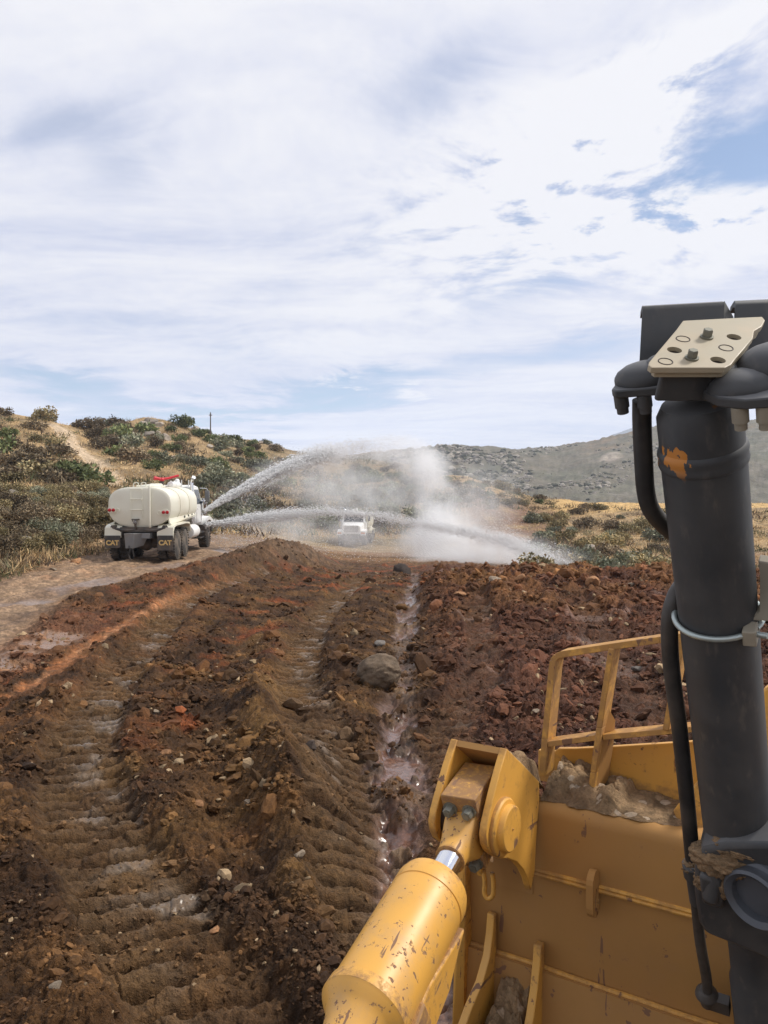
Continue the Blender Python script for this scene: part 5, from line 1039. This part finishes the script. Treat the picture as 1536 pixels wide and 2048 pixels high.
m = MB(); loft_rect(m, [(-.02, rounded(.052, .088, 9)), (.06, rounded(.052, .085, 9)), (.10, rounded(.050, .066, 6)), (.135, rounded(.047, .050, 3.2)), (.165, rounded(.045, .046, 2)), (.19, rounded(.045, .046, 2))])
m.build('rod_end', YELLOWC, TC, ang=35)
m = MB(); m.hexa([(-.056, -.125, .045), (.056, -.125, .045), (.056, .070, .048), (-.056, .070, .048)], [(-.056, -.125, .118), (.056, -.125, .118), (.056, .083, .134), (-.056, .083, .134)]); m.hexa([(-.056, -.095, -.10), (.056, -.095, -.10), (.056, .07, -.118), (-.056, .07, -.118)], [(-.056, -.095, -.05), (.056, -.095, -.05), (.056, .085, -.06), (-.056, .085, -.06)])
m.build('bearing_cap', YELLOWC, TC, bevel=.004)
for x_, z_, y_ in ((-.030, .088, .076), (.030, .088, .076), (-.030, -.090, .078), (.030, -.090, .078)):
    m = MB(); m.bolt((x_, y_, z_), (0, 1, 0), .0165, .024); m.cyl((x_, y_ + .02, z_), (x_, y_ + .032, z_), .009, n=10); m.build('bolt', BOLTM, TC)
m = MB(); m.lathe((0, .17, 0), (0, 1, 0), [(0, .0385), (.22, .0385)], 36); m.build('rod', ROD, TC)
m = MB(); m.lathe((0, .305, 0), (0, 1, 0), [(0, .045), (.0, .088), (.006, .097), (.030, .104), (.066, .104), (.068, .1015), (.073, .1015), (.075, .104), (.40, .104), (.402, .109), (.430, .110), (.436, .104), (.442, .100), (.452, .088), (.468, .077), (.50, .067), (.54, .062), (.60, .059), (1.2, .057)], 56); m.build('barrel', YELLOWC, TC, ang=25)
m = MB(); m.prism([(.060, .36, -.06), (.060, .42, -.085), (.060, .50, -.13), (.060, .66, -.15), (.060, .72, -.13), (.060, .74, -.05), (.060, .60, -.02)], (.045, 0, 0)); m.prism([(.058, .62, -.10), (.058, .70, -.12), (.058, .72, -.04), (.058, .64, -.02)], (.055, 0, 0)); m.build('port_lug', YELLOWC, TC, bevel=.006)
m = MB(); m.bolt((.085, .735, -.085), (.2, 1, 0), .018, .026); m.build('bolt', BOLTM, TC)
# lift cylinder frame: x along the blade, y away, z up the barrel
A0 = Vector((.638, 1.52, 3.024)); LZ = -Vector((.163, .26, -.575)).normalized(); LX = (BX - LZ * BX.dot(LZ)).normalized(); LY = LZ.cross(LX)
LC, LM = frame('lift_cylinder', A0, LX, LY, LZ)
def lp(u, v, yo=0.0): return ray(LM, u, v, 1, yo)
def ltube(m, pts, r, n=14, sm=5):
    m.tube([lp(*p) for p in pts], r, n, smooth=sm)
RB = .0785
m = MB(); m.lathe((0, 0, 0), (0, 0, 1), [(-.985, .074), (-.98, RB), (.082, RB), (.084, .0815), (.090, .083), (.096, .0815), (.104, .0815), (.110, .083), (.118, .081), (.122, .0775), (.185, .0765), (.205, .066), (.212, .02)], 56); barrel = m.build('barrel', DARK, LC, ang=30)
zt_ = lp(1270, 775, 0).z
def flange(pts, z0, z1, m):
    m.prism([(a, b_, z0) for a, b_ in pts], (0, 0, z1 - z0))
# left port block
xl = lp(1228, 778, -.03).x; m = MB(); fl = [(xl, -.045), (xl + .010, -.058), (-.05, -.058), (-.03, .0), (-.05, .055), (xl + .03, .055), (xl, .03)]; zf_ = lp(1270, 786, -.05).z
flange(fl, zf_ - .006, zf_ + .010, m); m.ball((xl + .055, -.004, zf_ + .012), .052, 18, sx=(1.15, .95, .62)); m.ball((xl + .095, .004, zf_ + .022), .042, 18, sx=(1.2, 1, .8)); m.build('port_block', DARK, LC, bevel=.003)
for x_, y_ in ((xl + .014, -.04), (xl + .058, -.045)):
    m = MB(); m.cyl((x_, y_, zf_ - .006), (x_, y_, zf_ - .030), .0135, .0135, 14); m.cyl((x_, y_, zf_ - .030), (x_, y_, zf_ - .042), .011, n=12); m.build('bolt', DARK, LC)
# right port block
xr = lp(1470, 830, -.10).x; m = MB(); zr_ = lp(1470, 806, -.12).z; fr_ = [(.02, -.07), (.055, -.115), (.10, -.135), (.19, -.13), (.22, -.08), (.22, .03), (.05, .03)]
flange(fr_, zr_ - .008, zr_ + .010, m); m.ball((.085, -.065, zr_ + .008), .050, 18, sx=(1.15, 1, .62)); m.ball((.135, -.015, zr_ + .022), .060, 20, sx=(1.1, 1, .72)); m.ball((.05, -.03, zr_ + .01), .05, 18, sx=(1, 1, .6)); m.lathe((.150, -.045, zr_ + .052), (.1, -.35, 1), [(0, .020), (.008, .020), (.009, .012)], 20); m.build('port_block', DARK, LC, bevel=.003)
for x_, y_ in ((.088, -.115), (.126, -.118)):
    m = MB(); m.cyl((x_, y_, zr_ - .008), (x_, y_, zr_ - .036), .014, n=14); m.cyl((x_, y_, zr_ - .036), (x_, y_, zr_ - .05), .0105, n=12); m.build('bolt', TANF, LC)
m = MB(); hx, hy = .162, -.085; m.lathe((hx, hy, zr_ - .005), (.05, .0, -1), [(0, .028), (.022, .028), (.024, .033), (.05, .034), (.052, .030), (.085, .030), (.087, .033), (.125, .033), (.128, .029)], 24); m.build('hose_fitting', TANF, LC)
m = MB(); m.tube([(hx + .005, hy, zr_ - .12), (hx + .010, hy + .0, zr_ - .16), (hx + .04, hy + .01, zr_ - .27), (hx + .10, hy + .02, zr_ - .38), (hx + .2, hy + .03, zr_ - .47)], .030, 18); m.build('hose', DARK2, LC)
# tilted tan cover plate with its holes
pa, pb, pcx = P(1300, 734, 1.30), P(1452, 733, 1.30), P(1450, 637, 1.455); nx = (pb - pa).normalized(); nn_ = nx.cross(pcx - pb).normalized(); ny = nn_.cross(nx)
if nn_.z < 0: nn_ = -nn_
PM = Matrix(((nx.x, ny.x, nn_.x, pa.x), (nx.y, ny.y, nn_.y, pa.y), (nx.z, ny.z, nn_.z, pa.z), (0, 0, 0, 1)))
if ny.dot(pcx - pb) < 0: ny = -ny; PM = Matrix(((nx.x, ny.x, nn_.x, pa.x), (nx.y, ny.y, nn_.y, pa.y), (nx.z, ny.z, nn_.z, pa.z), (0, 0, 0, 1)))
def pp(u, v, h=0.0): return LM.inverted() @ (PM @ ray(PM, u, v, 2, h))
LN = (LM.inverted().to_3x3() @ nn_)
outl = [(1303, 735), (1297, 730), (1298, 724), (1352, 660), (1366, 641), (1440, 637), (1524, 633), (1530, 640), (1524, 652), (1508, 662), (1506, 676), (1494, 690), (1486, 700), (1472, 716), (1462, 729), (1450, 735)]
m = MB(); m.prism([pp(*p) for p in outl], -LN * .011); cx_ = sum((pp(*p) for p in outl), Vector()) / len(outl)
m.prism([cx_ + (pp(*p) - cx_) * .93 - LN * .0105 for p in outl], -LN * .012); cov = m.build('cover_plate', TAN, LC, bevel=.0015)
m = MB(); m.prism([cx_ + (pp(*p) - cx_) * .80 - LN * .022 for p in outl], -LN * .055); m.build('cover_neck', DARK, LC, bevel=.004)
bpy.context.view_layer.update()
for u_, v_ in ((1349, 700), (1468, 674), (1436, 720)):                    # drilled holes
    cm = MB().lathe(pp(u_, v_) + LN * .003, -LN, [(0, .0127), (.012, .0127)], 28).build('cutter', RUSTY, LC); bo = cov.modifiers.new('hole', 'BOOLEAN'); bo.object = cm; bo.operation = 'DIFFERENCE'; bo.solver = 'EXACT'
    bpy.context.view_layer.update(); nm_ = bpy.data.meshes.new_from_object(cov.evaluated_get(bpy.context.evaluated_depsgraph_get())); cov.modifiers.clear(); nm_.polygons.foreach_set('use_smooth', [False] * len(nm_.polygons)); cov.data = nm_; bpy.data.objects.remove(cm)
    m = MB(); m.lathe(pp(u_, v_) - LN * .0085, LN, [(0, .0126), (.001, .0125)], 24); m.build('bolt_hole', RUSTY, LC)
for u_, v_ in ((1366, 678), (1331, 723), (1452, 696)):
    m = MB(); c0 = pp(u_, v_); t1 = LN.orthogonal().normalized(); t2 = LN.cross(t1); m.tube([c0 + (t1 * math.cos(k * math.pi / 14) + t2 * math.sin(k * math.pi / 14)) * .0118 for k in range(29)], .0011, 6, smooth=0); m.build('plug_ring', RUSTY, LC)
for u_, v_ in ((1413, 675), (1383, 717)): m = MB(); m.bolt(pp(u_, v_), LN, .0088, .013); m.build('bolt', BOLTM, LC)
# bent guard sheets behind the cover
def sheet(pts, Y_, th, fold, name):
    I3 = LM.inverted().to_3x3(); q = [LM.inverted() @ P(u_, v_, Y_) for u_, v_ in pts]; back = I3 @ Vector((.25, .97, 0)).normalized(); up_ = I3 @ Vector((0, 0, 1)); m = MB()
    lo = [q[0], q[3]]; f = [(q[0], 0), (q[1] - up_ * .012, 0), (q[1] - up_ * .004, .004), (q[1], .013), (q[1] - up_ * .002, fold)]; g = [(q[3], 0), (q[2] - up_ * .012, 0), (q[2] - up_ * .004, .004), (q[2], .013), (q[2] - up_ * .002, fold)]
    outer = [(a + back * d_, b_ + back * e_) for (a, d_), (b_, e_) in zip(f, g)]; inn = [(a + back * th - up_ * (th if k > 1 else 0), b_ + back * th - up_ * (th if k > 1 else 0)) for k, (a, b_) in enumerate(outer)]
    vs = [p for pr_ in outer for p in pr_] + [p for pr_ in inn for p in pr_]; n = len(outer); fs = []
    for k in range(n - 1): fs += [(2 * k, 2 * k + 1, 2 * k + 3, 2 * k + 2), (2 * n + 2 * k, 2 * n + 2 * k + 2, 2 * n + 2 * k + 3, 2 * n + 2 * k + 1), (2 * k, 2 * k + 2, 2 * n + 2 * k + 2, 2 * n + 2 * k), (2 * k + 1, 2 * n + 2 * k + 1, 2 * n + 2 * k + 3, 2 * k + 3)]
    fs += [(0, 2 * n, 2 * n + 1, 1), (2 * n - 2, 2 * n - 1, 4 * n - 1, 4 * n - 2)]; m.add(vs, fs); m.build(name, DARK, LC)
sheet([(1279, 730), (1285, 608), (1448, 599), (1446, 730)], 1.50, .010, .055, 'guard_sheet'); sheet([(1467, 720), (1471, 598), (1640, 590), (1640, 720)], 1.50, .010, .055, 'guard_sheet')
m = MB(); ga, gb = LM.inverted() @ P(1366, 692, 1.504), LM.inverted() @ P(1490, 700, 1.504); m.tube([(0, .02, .10), (0, .085, .16), ga], .022, 12, smooth=0); m.tube([ga, gb], .018, 12, smooth=0); m.build('guard_bracket', DARK, LC)
m = MB(); m.prism([LM.inverted() @ p for p in (P(1449, 602, 1.512), P(1467, 634, 1.55), P(1462, 700, 1.55), P(1446, 700, 1.512))], LM.inverted().to_3x3() @ Vector((.002, .012, 0))); m.build('guard_return', GREYG, LC)  # inside face of the dark sheet, its lit look put into a lighter grey
# hydraulic tube down the left side
m = MB(); ltube(m, [(1284, 800, -.005), (1284, 850, -.005), (1287, 920, -.005), (1292, 985, -.0), (1304, 1022, .01), (1330, 1052, .04), (1368, 1085, .085), (1385, 1125, .095), (1372, 1160, .07), (1352, 1190, .03), (1340, 1235, .005), (1340, 1300, .0), (1347, 1370, .0), (1358, 1450, 0), (1369, 1550, 0), (1378, 1640, 0), (1386, 1730, 0)], .0185, 18, 6); m.build('tube', DARK2, LC)
# clamp
zc_ = lp(1440, 1275, -RB).z; m = MB(); m.tube([((RB + .008) * math.cos(t_), (RB + .008) * math.sin(t_), zc_) for t_ in np.linspace(R(-385), R(-40) , 40)], .0062, 10, smooth=0); pbx = lp(1500, 1280, -.075); m.cyl(((RB + .008) * math.cos(R(-40)), (RB + .008) * math.sin(R(-40)), zc_), (pbx.x + .03, -.06, zc_), .0062, n=10); m.build('clamp_ring', plain('zinc plated rod', (.42, .47, .45), .4, .7, .1, 20, 0), LC)
m = MB(); m.box((pbx.x - .002, -.052, zc_ - .004), (.026, .04, .036)); m.prism([(pbx.x - .010, -.03, zc_ + .012), (pbx.x + .12, -.03, zc_ + .018), (pbx.x + .12, .02, zc_ + .105), (pbx.x + .005, .06, zc_ + .10), (RB + .004, .03, zc_ + .06), (RB + .004, -.02, zc_ + .03)], (0, .03, .0)); m.build('clamp_bracket', TANF, LC, bevel=.003)
# trunnion yoke, pin, tube block and lower barrel
m = MB(); yk = [(1388, 1740), (1404, 1700), (1450, 1690), (1640, 1690), (1660, 1960), (1540, 1922), (1470, 1892), (1410, 1868), (1396, 1846), (1388, 1790)]; m.prism([lp(u_, v_, -.10) for u_, v_ in yk], (0, .20, 0)); m.build('trunnion_yoke', DARK, LC, bevel=.012)
m = MB(); pq = lp(1536, 1800, -.12); m.lathe(pq + Vector((0, .05, 0)), (-.35, -1, .25), [(0, .082), (.045, .084), (.055, .080), (.060, .072), (.066, .070), (.082, .072), (.088, .066), (.078, .054), (.06, .052), (.058, .0)], 40, cap1=False); m.build('trunnion_pin', plain('worn grey pin', (.085, .092, .105), .5, .3, .3, 18, .2, .002), LC, ang=30)
m = MB(); m.cyl(lp(1440, 1715, -.085), lp(1420, 1800, -.115), .020, n=12); m.box(lp(1425, 1775, -.10), (.05, .035, .10)); m.build('trunnion_cap', DARK, LC, bevel=.008)
m = MB(); a = lp(1386, 1735, -.01); m.lathe(a, (0, 0, -1), [(-.018, .02), (-.012, .026), (.03, .026), (.034, .021), (.13, .020)], 20); m.build('tube_block', DARK, LC)
m = MB(); ltube(m, [(1392, 1800, -.01), (1400, 1880, -.01), (1412, 1950, -.01), (1416, 1985, -.01)], .0145, 14); e_ = lp(1413, 1985, -.01); m.lathe(e_, (0, 0, -1), [(-.012, .018), (0, .030), (.008, .032), (.012, .022), (.05, .020)], 18); m.box(e_ + Vector((.03, 0, -.03)), (.06, .03, .05)); m.build('tube', DARK2, LC)
zb = lp(1480, 1880, 0).z; m = MB(); m.lathe((.012, 0, zb + .06), (0, 0, -1), [(0, .062), (.2, .062), (.21, .068), (1.0, .068)], 48); m.build('lower_barrel', DARK, LC)
# unseen machine body beside the viewer; hood added to shade blade and cylinder
HB = empty('hood'); HB.parent = DZ; HB.matrix_local = Matrix.Translation(-DL) @ Matrix(((BX.x, HX.x, 0, 0), (BX.y, HX.y, 0, 0), (0, 0, 1, 0), (0, 0, 0, 1)))
m = MB(); m.box((1.02, -.30, 1.7), (1.1, 3.6, 1.0)); m.build('unseen_hood_panel', YELLOW, HB, bevel=.05); m = MB(); m.box((1.02, -.3, 2.21), (1.0, 3.4, .02)); m.build('unseen_hood_top', DARK, HB)
m = MB(); m.box((.9, -.5, .95), (2.6, 4.2, .3)); m.build('frame', DARK, HB, bevel=.02)
# soil heaped on the blade
def heap_mesh(name, s0, s1, ns, o0, o1, no, hf, seed, label, amp=.02):
    S, O = np.meshgrid(np.linspace(s0, s1, ns), np.linspace(o0, o1, no)); H = hf(S, O); n_a = fbm(S, O, 9, 4, seed); c_a, i_a = clods(S + 5, O + 5, .055, seed + 1); c_b, i_b = clods(S + 5, O + 5, .022, seed + 2); live = sstep(.0, .02, H[1] if isinstance(H, tuple) else H * 0 + 1)
    base, Hh = H; Z = base + Hh * (1 + .5 * n_a) + (c_a * .055 * .5 + c_b * .022 * .6) * sstep(0.004, .03, Hh)
    V = np.stack([S, -O, Z], -1).reshape(-1, 3); idg = np.arange(ns * no).reshape(no, ns); Q = np.stack([idg[:-1, :-1], idg[:-1, 1:], idg[1:, 1:], idg[1:, :-1]], -1)
    keep = (Hh[:-1, :-1] > .0015) | (Hh[1:, 1:] > .0015) | (Hh[1:, :-1] > .0015) | (Hh[:-1, 1:] > .0015); Q = Q[keep]
    tint = np.array([.25, .165, .090]) * (.6 + .5 * i_a[..., None] + .35 * i_b[..., None]); tint = lay(tint, sstep(.05, .4, fbm(S, O, 6, 3, seed + 5)) * .7, C(.17, .105, .058)); tint = lay(tint, sstep(.93, .95, i_b), C(.40, .31, .22))
    ids, inv = np.unique(Q, return_inverse=True); me = fast_mesh(name, V[ids], inv.reshape(Q.shape), CAKED, True, tint.reshape(-1, 3)[ids], np.zeros(len(ids)))
    o = link(name, me); o.matrix_world = BM; tag(o, label, 'soil', kind='stuff'); return o
su = np.array([bp(u_, 1500, -.245).x for u_ in (1030, 1080, 1092, 1110, 1140, 1180, 1215, 1245, 1280, 1320, 1350, 1372, 1390)])
sz = np.array([bp(u_, v_, -.245).z for u_, v_ in ((1030, 1500), (1080, 1512), (1092, 1530), (1110, 1522), (1140, 1535), (1180, 1550), (1215, 1568), (1245, 1560), (1280, 1600), (1320, 1625), (1350, 1640), (1372, 1672), (1390, 1690))])
def hf_shelf(S, O):
    top = np.interp(S, su, sz) - 2.018; t = np.clip((O + .25) / .25, 0, 1); e = 1 - sstep(.72, .90, t + .22 * fbm(S, O, 9, 4, 3) + .5 * sstep(.30, .48, S) * (1 - t)); return np.full_like(S, 2.0165), (np.maximum(top, 0) + .016) * (1 - t * .75) * e * sstep(su[-1] + .03, su[-1] - .05, S)
heap_mesh('caked_soil', -.005, .55, 260, -.245, .0, 120, hf_shelf, 61, 'brown soil heaped on the shelf of the blade behind the rail')
def hf_ear(S, O):
    y_ = O; a, b_ = ear[0], ear[2]; t = np.clip((-O - a.y) / (b_.y - a.y), 0, 1.3); zb_ = a.z + (b_.z - a.z) * t; e = sstep(-.20, -.12, S) * sstep(.0, -.02, S) * sstep(.25, .7, t); return zb_ - .004, e * (.022 + .030 * sstep(.5, 1.0, t)) * sstep(1.28, 1.0, t) 
heap_mesh('caked_soil', -.20, .0, 120, -.20, -ear[0].y, 160, hf_ear, 81, 'crumbly tan soil lying on top of the tilt cylinder clevis')
def hf_low(S, O):
    t = sstep(-.155, -.12, S) * sstep(-.012, -.03, S); return np.full_like(S, 1.25), np.maximum(0, (.125 - .45 * O + .06 * fbm(S, O, 16, 3, 9))) * t
heap_mesh('caked_soil', -.158, -.012, 100, -.01, .20, 130, hf_low, 91, 'dark soil packed between the two ribs at the blade corner')
def lumps(name, M_, pts, label, seed):
    r = np.random.default_rng(seed); bv_, bf_ = ico(3); parts = []
    for (c, s) in pts:
        for k in range(9):
            vv = bv_ * (1 + .25 * noise3(bv_ + k, 2.2, seed + k) + .14 * noise3(bv_, 6, seed + k))[:, None] * (s * r.uniform(.45, .8)) * np.array([1, .8, .8]); vv = vv + np.array(c) + r.normal(size=3) * s * .7
            parts.append((vv, bf_, np.tile(np.array([.26, .17, .095]) * r.uniform(.7, 1.2), (len(bv_), 1))))
    v, f, c = cat(parts); o = link(name, fast_mesh(name, v, f, CAKED, True, c, np.zeros(len(v)))); o.matrix_world = M_; tag(o, label, 'soil', kind='stuff')
def crust(name, M_, blobs, label, seed):
    bv_, bf_ = ico(5); parts = []
    for k, (c, rad) in enumerate(blobs):
        vv = bv_ * (1 + .30 * noise3(bv_ + k * 3, 2.0, seed + k) + .22 * noise3(bv_, 5.2, seed + k) + .12 * noise3(bv_, 12, seed + k + 3))[:, None] * np.array(rad) + np.array(c)
        tn = np.array([.25, .165, .092]) * (.85 + .5 * noise3(bv_, 4, seed + 7))[:, None]; parts.append((vv, bf_, tn.clip(.02, .6)))
    v, f, c = cat(parts); o = link(name, fast_mesh(name, v, f, CAKED, True, c, np.zeros(len(v)))); o.matrix_world = M_; tag(o, label, 'soil', kind='stuff')
crust('caked_soil', LM, [(tuple(lp(1388, 1733, -.01)), (.028, .024, .022)), (tuple(lp(1445, 1722, -.085)), (.065, .035, .042)), (tuple(lp(1412, 1762, -.088)), (.028, .025, .034)), (tuple(lp(1480, 1695, -.075)), (.06, .03, .022)), (tuple(lp(1450, 1775, -.10)), (.032, .018, .036)), (tuple(lp(1410, 1705, -.05)), (.035, .03, .022))], 'dried soil caked on the trunnion of the dark lift cylinder', 5)
# ------------------------------------------------------------------ the air between here and the far hills
hm = bpy.data.materials.new('haze'); hm.use_nodes = True; hm.node_tree.nodes.clear(); hb = NB(hm.node_tree); ho = hb.n('ShaderNodeOutputMaterial'); hv = hb.n('ShaderNodeVolumePrincipled')
hv.inputs['Density'].default_value = .00022; hv.inputs['Color'].default_value = (.76, .85, 1, 1); hv.inputs['Anisotropy'].default_value = .2; hm.node_tree.links.new(hv.outputs[0], ho.inputs['Volume'])
hz = MB().box((300, 1700, 170), (4600, 3800, 480)).build('haze', hm); hz['kind'] = 'stuff'; hz['label'] = 'pale dry haze in the air'
